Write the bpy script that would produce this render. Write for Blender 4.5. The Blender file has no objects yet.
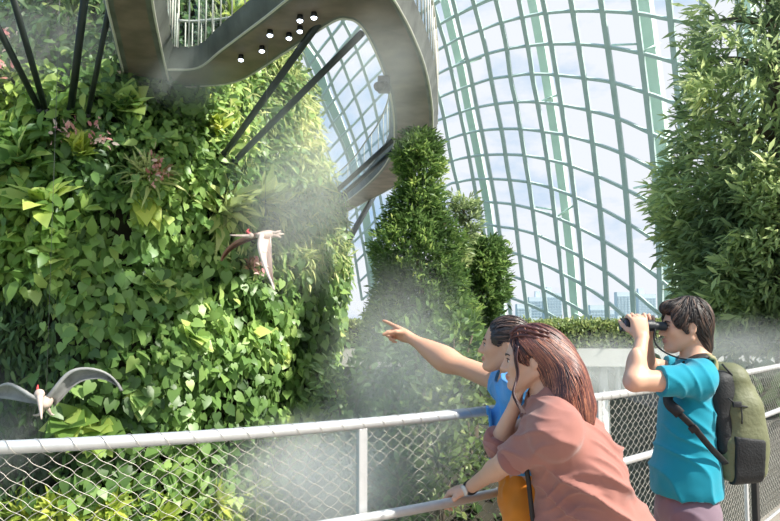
import bpy, bmesh, math, os
import numpy as np
from math import sin, cos, pi, radians, sqrt, atan
from mathutils import Vector, Matrix

scene = bpy.context.scene
COL = scene.collection
RNG = np.random.default_rng(7)
V = lambda *a: np.array(a, dtype=float)

# ------------------------------------------------------------------ camera
F = 765.0
CAM = V(0, 0, 1.6)
PITCH = atan(59.5 / F)
FWD = V(0, cos(PITCH), sin(PITCH)); UP = V(0, -sin(PITCH), cos(PITCH)); RIGHT = V(1, 0, 0)
def ray(px, py):
    d = FWD * F + RIGHT * (px - 390) + UP * (260.5 - py)
    return d / np.linalg.norm(d)
def P(px, py, Y):
    d = ray(px, py); return CAM + d * ((Y - CAM[1]) / d[1])
def Pz(px, py, z):
    d = ray(px, py); return CAM + d * ((z - CAM[2]) / d[2])
def proj(p):
    q = np.asarray(p) - CAM
    w = q @ FWD
    return 390 + F * (q @ RIGHT) / w, 260.5 - F * (q @ UP) / w

# ------------------------------------------------------------------ naming
def tag(o, label=None, cat=None, group=None, kind=None):
    if label: o['label'] = label
    if cat: o['category'] = cat
    if group: o['group'] = group
    if kind: o['kind'] = kind
    return o
def empty(name, loc=(0, 0, 0), **kw):
    o = bpy.data.objects.new(name, None); COL.objects.link(o)
    o.location = tuple(float(x) for x in loc); o.empty_display_size = .1
    return tag(o, **kw)
def mesh_obj(name, verts, faces, mat, parent=None, smooth=True, rnd=None, mats=None, midx=None, **kw):
    """verts in world space; faces: (M,k) int array or list"""
    me = bpy.data.meshes.new(name)
    verts = np.asarray(verts, dtype=np.float32)
    off = np.zeros(3, np.float32)
    if parent is not None:
        q = parent
        while q is not None:
            off += np.array(q.location[:], dtype=np.float32); q = q.parent
    verts = verts - off
    if isinstance(faces, np.ndarray) and faces.ndim == 2:
        M, k = faces.shape
        me.vertices.add(len(verts)); me.vertices.foreach_set('co', verts.ravel())
        me.loops.add(M * k); me.loops.foreach_set('vertex_index', faces.astype(np.int32).ravel())
        me.polygons.add(M)
        me.polygons.foreach_set('loop_start', np.arange(0, M * k, k, dtype=np.int32))
        me.update(calc_edges=True)
    else:
        me.from_pydata([tuple(float(c) for c in v) for v in verts], [], [tuple(int(i) for i in f) for f in faces]); me.update()
    me.polygons.foreach_set('use_smooth', np.full(len(me.polygons), smooth, dtype=bool))
    for m in (mats or [mat]): me.materials.append(m)
    if midx is not None: me.polygons.foreach_set('material_index', np.asarray(midx, dtype=np.int32))
    if rnd is not None:
        a = me.attributes.new('rnd', 'FLOAT', 'POINT'); a.data.foreach_set('value', np.asarray(rnd, dtype=np.float32))
    me.validate(clean_customdata=False); me.update()
    o = bpy.data.objects.new(name, me); COL.objects.link(o)
    if parent is not None: o.parent = parent
    return tag(o, **kw)

class MB:
    """collects shapes in world space"""
    def __init__(s): s.v = []; s.f = []; s.n = 0
    def add(s, v, f):
        v = np.asarray(v, float); s.v.append(v); s.f += [tuple(i + s.n for i in q) for q in f]; s.n += len(v)
    def box(s, c, half, R=None, bev=0.0):
        c = np.asarray(c, float); half = np.asarray(half, float); R = np.eye(3) if R is None else np.asarray(R)
        if bev <= 0:
            v = [c + R @ (half * V(a, b, d)) for a in (-1, 1) for b in (-1, 1) for d in (-1, 1)]
            s.add(v, [(0, 1, 3, 2), (4, 6, 7, 5), (0, 4, 5, 1), (2, 3, 7, 6), (0, 2, 6, 4), (1, 5, 7, 3)]); return
        bm = bmesh.new(); bmesh.ops.create_cube(bm, size=2)
        for q in bm.verts: q.co = Vector([q.co[i] * half[i] for i in range(3)])
        bmesh.ops.bevel(bm, geom=bm.edges[:], offset=bev, segments=2, affect='EDGES', profile=.5)
        bm.verts.index_update()
        s.add([c + R @ np.array(q.co[:]) for q in bm.verts], [[q.index for q in f.verts] for f in bm.faces]); bm.free()
    def tube(s, pts, r, n=8, cap=True, flat=None):
        pts = np.asarray(pts, float); m = len(pts); r = np.broadcast_to(np.asarray(r, float), (m,))
        t = np.gradient(pts, axis=0); t /= np.linalg.norm(t, axis=1)[:, None] + 1e-12
        ref = V(0, 0, 1) if abs(t[0][2]) < .9 else V(1, 0, 0)
        u = np.cross(t[0], ref); u /= np.linalg.norm(u)
        a = np.arange(n) * 2 * pi / n; vs = []
        for i in range(m):
            u = u - t[i] * (u @ t[i]); u /= np.linalg.norm(u) + 1e-12; w = np.cross(t[i], u)
            vs.append(pts[i] + r[i] * (np.cos(a)[:, None] * u + np.sin(a)[:, None] * w * (flat or 1)))
        v = np.concatenate(vs); f = []
        for i in range(m - 1):
            for j in range(n):
                f.append((i * n + j, i * n + (j + 1) % n, (i + 1) * n + (j + 1) % n, (i + 1) * n + j))
        if cap: f.append(tuple(range(n))[::-1]); f.append(tuple(range((m - 1) * n, m * n)))
        s.add(v, f)
    def beam(s, pts, w, h, nrm):
        """rectangular bar along pts; nrm = per point normal (depth direction h)"""
        pts = np.asarray(pts, float); nrm = np.asarray(nrm, float); t = np.gradient(pts, axis=0)
        t /= np.linalg.norm(t, axis=1)[:, None] + 1e-12
        sd = np.cross(t, nrm); sd /= np.linalg.norm(sd, axis=1)[:, None] + 1e-12
        nn = np.cross(sd, t)
        v = np.stack([pts - sd * w / 2 - nn * h / 2, pts + sd * w / 2 - nn * h / 2, pts + sd * w / 2 + nn * h / 2, pts - sd * w / 2 + nn * h / 2], 1).reshape(-1, 3)
        f = []
        for i in range(len(pts) - 1):
            for j in range(4): f.append((4 * i + j, 4 * i + (j + 1) % 4, 4 * i + 4 + (j + 1) % 4, 4 * i + 4 + j))
        f.append((3, 2, 1, 0)); m = 4 * (len(pts) - 1); f.append((m, m + 1, m + 2, m + 3))
        s.add(v, f)
    def ball(s, c, r, nu=12, nv=8, R=None):
        r = np.broadcast_to(np.asarray(r, float), (3,)); R = np.eye(3) if R is None else R
        v = [V(0, 0, 1)]; f = []
        for i in range(1, nv):
            for j in range(nu):
                a = pi * i / nv; b = 2 * pi * j / nu; v.append(V(sin(a) * cos(b), sin(a) * sin(b), cos(a)))
        v.append(V(0, 0, -1))
        for j in range(nu): f.append((0, 1 + j, 1 + (j + 1) % nu))
        for i in range(nv - 2):
            for j in range(nu):
                f.append((1 + i * nu + j, 1 + (i + 1) * nu + j, 1 + (i + 1) * nu + (j + 1) % nu, 1 + i * nu + (j + 1) % nu))
        e = len(v) - 1; b = 1 + (nv - 2) * nu
        for j in range(nu): f.append((e, b + (j + 1) % nu, b + j))
        s.add([np.asarray(c) + R @ (q * r) for q in v], f)
    def lathe(s, a, b, prof, n=16):
        """prof: list of (t 0..1 along a->b, radius)"""
        a = np.asarray(a, float); b = np.asarray(b, float)
        d = (b - a) / np.linalg.norm(b - a); ref = V(0, 0, 1) if abs(d[2]) < .9 else V(1, 0, 0)
        u = np.cross(d, ref); u /= np.linalg.norm(u); w = np.cross(d, u); v = []; f = []
        for t, r in prof:
            for j in range(n):
                an = 2 * pi * j / n; v.append(a + (b - a) * t + r * (cos(an) * u + sin(an) * w))
        for i in range(len(prof) - 1):
            for j in range(n): f.append((i * n + j, i * n + (j + 1) % n, (i + 1) * n + (j + 1) % n, (i + 1) * n + j))
        f.append(tuple(range(n))[::-1]); m = (len(prof) - 1) * n; f.append(tuple(range(m, m + n)))
        s.add(v, f)
    def build(s, name, mat, parent=None, smooth=True, **kw):
        return mesh_obj(name, np.concatenate(s.v), s.f, mat, parent, smooth, **kw)

def autosmooth(o, ang=40):
    me = o.data
    bm = bmesh.new(); bm.from_mesh(me)
    for e in bm.edges:
        if len(e.link_faces) == 2 and e.calc_face_angle(0) > radians(ang): e.smooth = False
    bm.to_mesh(me); bm.free(); return o

def catmull(pts, per=8):
    pts = np.asarray(pts, float); out = []
    p = np.vstack([2 * pts[0] - pts[1], pts, 2 * pts[-1] - pts[-2]])
    for i in range(1, len(p) - 2):
        for k in range(per):
            t = k / per
            out.append(.5 * ((2 * p[i]) + (-p[i - 1] + p[i + 1]) * t + (2 * p[i - 1] - 5 * p[i] + 4 * p[i + 1] - p[i + 2]) * t * t + (-p[i - 1] + 3 * p[i] - 3 * p[i + 1] + p[i + 2]) * t ** 3))
    out.append(pts[-1]); return np.array(out)

# ------------------------------------------------------------------ noise (numpy)
def _hash(i, j, k, seed):
    with np.errstate(over='ignore'):
        h = (i.astype(np.uint32) * np.uint32(374761393) + j.astype(np.uint32) * np.uint32(668265263) + k.astype(np.uint32) * np.uint32(2147483647) + np.uint32(seed * 144665 + 1013))
        h = (h ^ (h >> np.uint32(13))) * np.uint32(1274126177); h = h ^ (h >> np.uint32(16))
        h = (h * np.uint32(2246822519)); h = h ^ (h >> np.uint32(15))
    return h.astype(np.float64) / 4294967295.0
def vnoise(p, seed=0):
    p = np.asarray(p, float); f = np.floor(p); t = p - f; t = t * t * (3 - 2 * t); f = f.astype(np.int64)
    r = 0
    for a in (0, 1):
        for b in (0, 1):
            for c in (0, 1):
                w = (t[:, 0] if a else 1 - t[:, 0]) * (t[:, 1] if b else 1 - t[:, 1]) * (t[:, 2] if c else 1 - t[:, 2])
                r = r + w * _hash(f[:, 0] + a, f[:, 1] + b, f[:, 2] + c, seed)
    return r * 2 - 1
def fbm(p, oct=3, seed=0):
    r = 0; a = 1; p = np.asarray(p, float)
    for o in range(oct): r = r + a * vnoise(p, seed + o * 17); p = p * 2.03 + 11.3; a *= .5
    return r

# ------------------------------------------------------------------ materials
def srgb(r, g, b):
    f = lambda c: (c / 255 / 12.92) if c / 255 <= .04045 else ((c / 255 + .055) / 1.055) ** 2.4
    return (f(r), f(g), f(b))
def newmat(name):
    m = bpy.data.materials.new(name); m.use_nodes = True; nt = m.node_tree; nt.nodes.clear()
    out = nt.nodes.new('ShaderNodeOutputMaterial'); return m, nt, out
def mat(name, col, rough=.5, metal=0.0, vary=.12, scale=8.0, bump=0.0, bscale=40.0, spec=.5, stretch=(1, 1, 1), col2=None, sheen=0):
    m, nt, out = newmat(name); N = nt.nodes.new; L = nt.links.new
    b = N('ShaderNodeBsdfPrincipled'); L(b.outputs[0], out.inputs[0])
    b.inputs['Roughness'].default_value = rough; b.inputs['Metallic'].default_value = metal
    b.inputs['Specular IOR Level'].default_value = spec
    if sheen: b.inputs['Sheen Weight'].default_value = sheen
    tc = N('ShaderNodeTexCoord'); mp = N('ShaderNodeMapping'); mp.inputs['Scale'].default_value = stretch
    L(tc.outputs['Object'], mp.inputs[0])
    nz = N('ShaderNodeTexNoise'); nz.inputs['Scale'].default_value = scale; nz.inputs['Detail'].default_value = 4; L(mp.outputs[0], nz.inputs[0])
    rp = N('ShaderNodeValToRGB'); c2 = col2 or tuple(min(1, c * (1 + vary)) for c in col)
    rp.color_ramp.elements[0].position = .3; rp.color_ramp.elements[1].position = .7
    rp.color_ramp.elements[0].color = (*[c * (1 - vary) for c in col], 1); rp.color_ramp.elements[1].color = (*c2, 1)
    L(nz.outputs[0], rp.inputs[0]); L(rp.outputs[0], b.inputs['Base Color'])
    if bump:
        n2 = N('ShaderNodeTexNoise'); n2.inputs['Scale'].default_value = bscale; n2.inputs['Detail'].default_value = 3; L(mp.outputs[0], n2.inputs[0])
        bp = N('ShaderNodeBump'); bp.inputs['Strength'].default_value = bump; bp.inputs['Distance'].default_value = .01
        L(n2.outputs[0], bp.inputs['Height']); L(bp.outputs[0], b.inputs['Normal'])
    return m
def leafmat(name, stops, rough=.45, trans=.4, spec=.5):
    """leaf colour comes from a per-leaf random number"""
    m, nt, out = newmat(name); N = nt.nodes.new; L = nt.links.new
    at = N('ShaderNodeAttribute'); at.attribute_name = 'rnd'
    rp = N('ShaderNodeValToRGB'); els = rp.color_ramp.elements
    for i, (p, c) in enumerate(stops):
        e = els[i] if i < 2 else els.new(p)
        g_ = .25 * c[0] + .65 * c[1] + .1 * c[2]; e.position = p; e.color = (*[min(.85, (k * .9 + g_ * .1) * 1.17) for k in c], 1)
    L(at.outputs['Fac'], rp.inputs[0])
    b = N('ShaderNodeBsdfPrincipled'); b.inputs['Roughness'].default_value = rough; b.inputs['Specular IOR Level'].default_value = spec
    L(rp.outputs[0], b.inputs['Base Color'])
    tr = N('ShaderNodeBsdfTranslucent'); hs = N('ShaderNodeHueSaturation'); hs.inputs['Hue'].default_value = .485; hs.inputs['Value'].default_value = 1.4; hs.inputs['Saturation'].default_value = .88
    L(rp.outputs[0], hs.inputs['Color']); L(hs.outputs[0], tr.inputs[0])
    mx = N('ShaderNodeMixShader'); mx.inputs[0].default_value = trans; L(b.outputs[0], mx.inputs[1]); L(tr.outputs[0], mx.inputs[2])
    L(mx.outputs[0], out.inputs[0]); return m
def emit(name, col, strength):
    m, nt, out = newmat(name); e = nt.nodes.new('ShaderNodeEmission'); e.inputs[0].default_value = (*col, 1); e.inputs[1].default_value = strength
    nt.links.new(e.outputs[0], out.inputs[0]); return m
def glassmat(name, tint=(1, 1, 1), gloss=.06):
    m, nt, out = newmat(name); N = nt.nodes.new; L = nt.links.new
    t = N('ShaderNodeBsdfTransparent'); t.inputs[0].default_value = (*tint, 1)
    g = N('ShaderNodeBsdfGlossy'); g.inputs['Roughness'].default_value = .05
    fr = N('ShaderNodeLayerWeight'); fr.inputs[0].default_value = .2
    mu = N('ShaderNodeMath'); mu.operation = 'MULTIPLY'; mu.inputs[1].default_value = gloss * 3; L(fr.outputs['Fresnel'], mu.inputs[0])
    mx = N('ShaderNodeMixShader'); L(mu.outputs[0], mx.inputs[0]); L(t.outputs[0], mx.inputs[1]); L(g.outputs[0], mx.inputs[2])
    L(mx.outputs[0], out.inputs[0]); return m
def mistmat(name, dens, nscale, seed, col=(1, 1, 1), contrast=1.0):
    m, nt, out = newmat(name); N = nt.nodes.new; L = nt.links.new
    tc = N('ShaderNodeTexCoord')
    ln = N('ShaderNodeVectorMath'); ln.operation = 'LENGTH'; L(tc.outputs['Object'], ln.inputs[0])
    mr = N('ShaderNodeMapRange'); mr.interpolation_type = 'SMOOTHERSTEP'
    mr.inputs[1].default_value = .1; mr.inputs[2].default_value = 1.0; mr.inputs[3].default_value = 1; mr.inputs[4].default_value = 0
    L(ln.outputs['Value'], mr.inputs[0])
    mp = N('ShaderNodeMapping'); mp.inputs['Location'].default_value = (seed * 3.1, seed * 1.7, seed); L(tc.outputs['Object'], mp.inputs[0])
    nz = N('ShaderNodeTexNoise'); nz.inputs['Scale'].default_value = nscale; nz.inputs['Detail'].default_value = 3; L(mp.outputs[0], nz.inputs[0])
    m2 = N('ShaderNodeMapRange'); m2.inputs[1].default_value = .5 - .22 / contrast; m2.inputs[2].default_value = .5 + .22 / contrast; m2.inputs[3].default_value = .45; m2.inputs[4].default_value = 1.4
    L(nz.outputs[0], m2.inputs[0])
    mu = N('ShaderNodeMath'); mu.operation = 'MULTIPLY'; L(mr.outputs[0], mu.inputs[0]); L(m2.outputs[0], mu.inputs[1])
    m3 = N('ShaderNodeMath'); m3.operation = 'MULTIPLY'; L(mu.outputs[0], m3.inputs[0]); m3.inputs[1].default_value = dens
    vs = N('ShaderNodeVolumeScatter'); vs.inputs['Color'].default_value = (*col, 1); vs.inputs['Anisotropy'].default_value = .0
    L(m3.outputs[0], vs.inputs['Density']); L(vs.outputs[0], out.inputs['Volume']); return m

# ------------------------------------------------------------------ leaves
def leaf_template(kind):
    if kind == 'heart':
        v = [(0, 0, .02), (.3, 0, .0), (.65, 0, -.03), (1.05, 0, -.16)]
        e = [(-.16, .2, .03), (-.02, .44, .05), (.35, .47, .04), (.72, .24, -.02)]
        v = v + e + [(x, -y, z) for x, y, z in e]
        f = []
        for o, fl in ((4, 0), (8, 1)):
            t = [(0, o + 1, o), (0, 1, o + 1), (1, o + 2, o + 1), (1, 2, o + 2), (2, o + 3, o + 2), (2, 3, o + 3)]
            f += [q[::-1] if fl else q for q in t]
    elif kind == 'oval':
        v = [(0, 0, 0), (.5, 0, .05), (1, 0, -.1), (.25, .17, .07), (.65, .16, .06), (.25, -.17, .07), (.65, -.16, .06)]
        f = [(0, 1, 3), (3, 1, 4), (1, 2, 4), (0, 5, 1), (5, 6, 1), (1, 6, 2)]
    elif kind == 'blade':
        v = [(0, 0, 0), (.5, .05, .06), (.5, -.05, .06), (1, 0, -.05), (.5, 0, .03)]
        f = [(0, 4, 1), (0, 2, 4), (1, 4, 3), (4, 2, 3)]
    elif kind == 'strap':
        xs = [0, .3, .6, .85, 1.0]; w = [.03, .055, .05, .03, 0]; z = [0, .12, .1, -.05, -.25]
        v = []; f = []
        for x, ww, zz in zip(xs[:-1], w, z): v += [(x, ww, zz + .02), (x, 0, zz), (x, -ww, zz + .02)]
        v.append((.97, 0, -.22))
        for i in range(3):
            a = 3 * i
            f += [(a, a + 1, a + 4), (a, a + 4, a + 3), (a + 1, a + 2, a + 5), (a + 1, a + 5, a + 4)]
        f += [(9, 10, 12), (10, 11, 12)]
    return np.array(v, float), np.array(f, int)
def unit(a): return a / (np.linalg.norm(a, axis=-1, keepdims=True) + 1e-12)
def leaves(name, shape, pos, dirs, nrm, size, mat_, rnd, parent=None, wid=1.0, **kw):
    tv, tf = leaf_template(shape); n = len(pos)
    d = unit(np.asarray(dirs)); s = unit(np.cross(nrm, d)); nn = np.cross(d, s)
    size = np.broadcast_to(size, (n,))[:, None, None]
    v = pos[:, None, :] + size * (tv[None, :, 0:1] * d[:, None, :] + wid * tv[None, :, 1:2] * s[:, None, :] + tv[None, :, 2:3] * nn[:, None, :])
    f = (tf[None] + (np.arange(n) * len(tv))[:, None, None]).reshape(-1, 3)
    return mesh_obj(name, v.reshape(-1, 3), f, mat_, parent, True, rnd=np.repeat(np.clip(rnd, 0, 1), len(tv)), **kw)
def randn(n, s=1.0): return RNG.normal(0, s, (n, 3))
# ================================================================== SETTING
M_rib = mat('rib_steel', srgb(178, 198, 194), .45, 0, .06, 2)
M_purlin = mat('purlin_steel', srgb(184, 204, 200), .45, 0, .05, 2)
M_arch = mat('arch_steel', srgb(205, 226, 214), .5, 0, .04, 1)
M_glass = glassmat('dome_glass', (.975, .99, .99), .03)
M_conc = mat('concrete', srgb(196, 196, 190), .8, 0, .12, 1.5, .2, 20)
M_deck = mat('deck_boards', srgb(150, 140, 128), .7, 0, .15, 4, .2, 30, stretch=(1, 12, 1))
M_ground = mat('ground_paving', srgb(120, 128, 112), .9, 0, .2, .3)
M_soil = mat('rock_soil', srgb(52, 50, 38), .9, 0, .35, 2, .5, 6)

# deck edge / railing line (world plan), top pipe at z = 1.215
ZT = 1.215
rail_px = [(0, 448), (90, 443), (180, 437), (270, 431.5), (360, 425), (420, 418.5), (480, 411.5), (530, 405), (600, 397), (650, 389.5), (700, 381), (750, 372), (780, 366)]
RP = np.array([Pz(x, y, ZT)[:2] for x, y in rail_px])
# smooth plan curve: x as cubic of y is well behaved
cf = np.polyfit(RP[:, 0], RP[:, 1], 3)
xs = np.linspace(-1.9, 3.3, 90)
ys = np.polyval(cf, xs)
lft = xs < RP[0, 0]; sl = np.polyval(np.polyder(cf), RP[0, 0]); ys[lft] = np.polyval(cf, RP[0, 0]) + sl * .7 * (xs[lft] - RP[0, 0])
RAIL = np.stack([xs, ys], 1)
last = RAIL[-1] - RAIL[-2]; last /= np.linalg.norm(last)
RAIL = np.vstack([RAIL, RAIL[-1] + last * .7, RAIL[-1] + last * 1.6])
seg = np.linalg.norm(np.diff(RAIL, axis=0), axis=1); RS = np.concatenate([[0], np.cumsum(seg)])
def rail_at(s, off=0.0):
    s = np.atleast_1d(s); x = np.interp(s, RS, RAIL[:, 0]); y = np.interp(s, RS, RAIL[:, 1])
    e = .05; dx = np.interp(s + e, RS, RAIL[:, 0]) - np.interp(s - e, RS, RAIL[:, 0]); dy = np.interp(s + e, RS, RAIL[:, 1]) - np.interp(s - e, RS, RAIL[:, 1])
    l = np.hypot(dx, dy); return np.stack([x + dy / l * off, y - dx / l * off], 1)     # off > 0: towards the camera side
def rail_s_for_px(px):
    ss = np.linspace(0, RS[-1], 2000); q = rail_at(ss)
    pxs = np.array([proj((a, b, ZT))[0] for a, b in q]); return ss[np.argmin(abs(pxs - px))]

# floor slab
edge = rail_at(np.linspace(0, RS[-1], 60), -.12)
poly = [tuple(p) for p in edge] + [(7.0, 7.2), (7.0, -3), (-1.95, -3)]
nb = len(poly)
fv = [(x, y, 0) for x, y in poly] + [(x, y, -.3) for x, y in poly]
ff = [tuple(range(nb)), tuple(range(nb, 2 * nb))[::-1]] + [(i, i + nb, (i + 1) % nb + nb, (i + 1) % nb) for i in range(nb)]
mesh_obj('floor', fv, ff, M_deck, None, False, kind='structure', label='viewing deck floor of weathered boards')

# big floor of the atrium and the land outside
def disc(name, r, z, th, m, c=(0, 20), n=96, **kw):
    b = MB(); b.lathe((c[0], c[1], z - th), (c[0], c[1], z), [(0, r), (1, r)], n); return b.build(name, m, None, False, **kw)
disc('ground', 700, -8.0, .5, M_ground, kind='structure', label='pale paved ground of the garden and the land outside')

# ---------------------------------------------------------------- glass dome
DC = V(0, 10, -6); DR = V(33, 40, 38)
def on_dome(px, py, k=1.0):
    d = ray(px, py) / (DR * k); o = (CAM - DC) / (DR * k)
    a = d @ d; b = 2 * o @ d; c = o @ o - 1
    t = (-b + sqrt(b * b - 4 * a * c)) / (2 * a); return CAM + ray(px, py) * t
def dome_n(p): n = (p - DC) / DR ** 2; return n / np.linalg.norm(n)
dome = empty('wall_dome', DC, kind='structure', label='curved steel and glass dome over the whole garden')
# glazing
nu, nv = 96, 40; gv = []; gf = []
for i in range(nv + 1):
    el = -0.05 + (pi / 2 - .02 + .05) * i / nv
    for j in range(nu):
        a = 2 * pi * j / nu; gv.append(DC + DR * 1.004 * V(cos(el) * cos(a), cos(el) * sin(a), sin(el)))
for i in range(nv):
    for j in range(nu): gf.append((i * nu + j, i * nu + (j + 1) % nu, (i + 1) * nu + (j + 1) % nu, (i + 1) * nu + j))
gf.append(tuple(range(nv * nu, nv * nu + nu)))
gl = mesh_obj('glazing', gv, gf, M_glass, dome)
ribs = [
    [(300, 95), (315, 120), (330, 160), (342, 200), (352, 240), (362, 300)],
    [(296, 30), (306, 60), (320, 95), (330, 118), (343, 145), (352, 175), (357, 215), (366, 260), (374, 320)],
    [(302, 20), (310, 42), (325, 65), (335, 93), (347, 120), (362, 163), (372, 200), (378, 240), (388, 320)],
    [(316, 5), (328, 28), (342, 62), (355, 97), (362, 118), (369, 145), (378, 185), (388, 240), (402, 320)],
    [(332, 0), (345, 25), (358, 53), (372, 95), (376, 112), (382, 137), (390, 170), (402, 240), (416, 320)],
    [(360, -10), (385, 50), (397, 100), (407, 160), (418, 240), (432, 320)],
    [(384, -10), (403, 50), (416, 110), (428, 180), (438, 250), (450, 320)],
    [(409, -10), (412, 0), (422, 33), (429, 55), (436, 87), (443, 113), (452, 162), (461, 200), (467, 245), (478, 325)],
    [(429, -10), (432, 0), (440, 27), (446, 47), (453, 78), (460, 112), (468, 150), (477, 200), (485, 240), (497, 325)],
    [(450, -10), (453, 0), (461, 33), (468, 62), (472, 82), (477, 108), (483, 137), (488, 163), (495, 200), (501, 243), (512, 325)],
    [(470, -10), (473, 0), (481, 30), (487, 55), (492, 83), (497, 108), (503, 138), (507, 165), (513, 200), (518, 242), (523, 280), (529, 325)],
    [(493, -10), (496, 0), (502, 25), (507, 50), (511, 80), (517, 108), (525, 159), (530, 190), (537, 242), (548, 325)],
    [(517, -10), (519, 0), (523, 20), (530, 58), (533, 80), (538, 105), (548, 164), (558, 242), (567, 325)],
    [(541, -10), (543, 0), (548, 25), (558, 83), (570, 162), (580, 242), (587, 325)],
    [(569, -10), (571, 0), (585, 84), (595, 162), (603, 242), (608, 325)],
    [(599, -10), (601, 0), (613, 84), (623, 163), (630, 244), (634, 325)],
    [(632, -10), (634, 0), (645, 83), (654, 165), (657, 210), (659, 245), (661, 325)],
    [(668, -10), (677, 83), (684, 165), (688, 245), (690, 325)],
    [(702, -10), (709, 83), (714, 165), (717, 245), (718, 325)],
    [(738, -10), (743, 83), (746, 165), (747, 245), (748, 325)],
    [(775, -10), (778, 83), (779, 165), (780, 325)],
]
purl = [
    [(300, 80), (320, 50), (341, 24), (356, 0)],
    [(310, 86), (325, 68), (342, 47), (356, 31), (375, 8)],
    [(322, 97), (342, 67), (363, 44), (384, 20), (400, 2)],
    [(322, 116), (338, 95), (357, 74), (373, 57), (395, 36), (417, 16), (440, 0)],
    [(329, 128), (343, 112), (357, 95), (379, 73), (398, 54), (420, 37), (440, 24), (457, 15), (473, 7), (488, 0), (505, -6)],
    [(328, 151), (342, 136), (357, 121), (386, 90), (408, 71), (430, 55), (445, 46), (462, 37), (481, 30), (500, 23), (523, 17), (546, 13), (572, 11), (602, 11), (635, 13), (658, 17), (700, 26), (780, 50)],
    [(333, 165), (348, 149), (363, 133), (392, 106), (412, 90), (434, 76), (452, 67), (468, 61), (487, 54), (507, 49), (530, 45.5), (550, 44), (578, 44), (608, 47), (640, 53), (658, 57.5), (700, 71), (780, 105)],
    [(342, 176), (366, 152), (392, 128), (412, 114), (432, 101), (455, 91), (472, 85), (491, 79), (512, 76), (530, 74), (557, 75), (583, 78), (613, 82.5), (645, 92.5), (660, 97.5), (700, 114), (780, 152)],
    [(345, 197), (368, 173), (392, 150), (412, 136), (432, 123), (460, 112.5), (477, 107.5), (496, 104), (517, 102), (535, 102), (562, 105), (587, 110), (618, 118.5), (648, 132), (700, 156), (780, 200)],
    [(350, 219), (370, 198), (392, 176), (415, 157), (440, 142.5), (464, 134), (482, 130.5), (501, 129), (520, 129), (540, 131), (564, 135), (592, 142.5), (622, 153.5), (653, 169), (700, 196), (780, 248)],
    [(354, 242), (370, 226), (392, 203), (420, 178), (448, 162.5), (469, 157), (485, 155), (504, 154.5), (525, 155.5), (547, 159.5), (570, 165.5), (597, 176), (625, 189), (651, 203), (700, 234), (760, 280)],
    [(356, 262), (372, 246), (392, 227), (420, 202), (447, 185.5), (456, 182.5), (473, 179.5), (491, 179), (510, 180), (530, 182.5), (551, 188), (575, 197), (600, 208), (628, 223.5), (655, 241), (700, 275), (745, 315)],
    [(358, 283), (374, 268), (392, 252), (420, 228), (450, 209), (473, 202.5), (494, 202.5), (513, 204.5), (534, 209.5), (555, 217), (577, 227), (602, 240), (630, 257), (657, 277), (705, 318)],
    [(362, 300), (392, 274), (430, 245), (460, 230), (484, 224.5), (498, 226.5), (518, 229.5), (537, 235), (555, 243.5), (581, 257), (605, 271), (632, 290.5), (660, 315)],
    [(366, 318), (392, 296), (430, 268), (465, 251), (484, 248), (502, 250.5), (520, 255), (540, 262.5), (559, 272), (583, 285), (607, 301.5), (630, 321)],
    [(420, 300), (450, 278), (475, 271), (492, 271.5), (506, 274.5), (523, 280), (543, 289), (563, 300), (583, 312), (596, 322)],
    [(440, 310), (462, 297), (480, 293), (507, 297), (527, 304), (547, 313), (562, 322)],
]
for r in ribs:
    q = catmull([on_dome(*p) for p in catmull(np.array(r, float), 3)], 2)
    b = MB(); b.beam(q, .16 + .12 * np.clip((r[len(r)//2][0] - 380) / 280, 0, 1), .30, [dome_n(p) for p in q]); b.build('rib', M_rib, dome, False)
for r in purl:
    q = np.array([on_dome(*p) for p in catmull(np.array(r, float), 5)])
    b = MB(); b.beam(q, np.interp(np.linspace(0, 1, len(q)), [0, .45, 1], [.105, .115, .19])[:, None], .2, [dome_n(p) for p in q]); b.build('purlin', M_purlin, dome, False)
# outer arches standing off the glass
def shift(r, dx): return [(x + dx, y) for x, y in r]
for r, dx, w in ((ribs[2], -9, .5), (ribs[9], -8, .42), (ribs[13], -10, .46), (ribs[16], 11, .6), (ribs[19], 9, .5)):
    q = catmull([on_dome(*p, k=1.035) for p in catmull(np.array(shift(r, dx), float), 3)], 2)
    b = MB(); b.beam(q, w, .95, [dome_n(p) for p in q]); b.build('main_arch', M_arch, dome, False)
def tie(a, b):
    m = MB(); m.tube([on_dome(*a), on_dome(*b, k=1.03)], .06, 6); m.build('tie_rod', M_arch, dome)
for a, b in (((466, 58), (451, 68)), ((551, 97), (538, 103)), ((573, 206), (558, 216)), ((645, 50), (660, 43)), ((555, 210), (536, 207)), ((558, 95), (545, 99)), ((653, 184), (634, 188)), ((637, 44), (612, 45)), ((583, 318), (572, 312)), ((481, 58), (470, 62))): tie(a, b)

# ---------------------------------------------------------------- city beyond the dome
M_bld = mat('hazy_concrete', srgb(196, 209, 217), .8, 0, .04, .05)  # wall and window colours are paled to carry the distance haze
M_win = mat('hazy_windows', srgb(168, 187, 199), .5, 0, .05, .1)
def building(px0, px1, py, Y, label, rows=6, cols=5, top=None):
    a = P(px0, py, Y); b = P(px1, py, Y); w = b[0] - a[0]; h = a[2] + 8; d = w * .8
    c = V((a[0] + b[0]) / 2, Y + d / 2, -8)
    o = empty('building', c, label=label, cat='building', group='city blocks beyond the dome')
    m = MB(); m.box(c + V(0, 0, h / 2), (w / 2, d / 2, h / 2)); m.build('tower', M_bld, o, False)
    vis = h - 6
    for r in range(rows):
        m = MB(); zz = -8 + h - 1.2 - (r + .5) * (vis * .5 / rows) 
        for k in range(cols):
            m.box(V(a[0] + w * (k + .5) / cols, Y - .05, zz), (w / cols * .36, .1, vis * .5 / rows * .3))
        m.build('window_row', M_win, o, False)
    if top:
        m = MB(); m.box(c + V(w * top, 0, h + .8), (w * .15, d * .2, 1.2)); m.build('roof_plant', M_bld, o, False)
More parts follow.
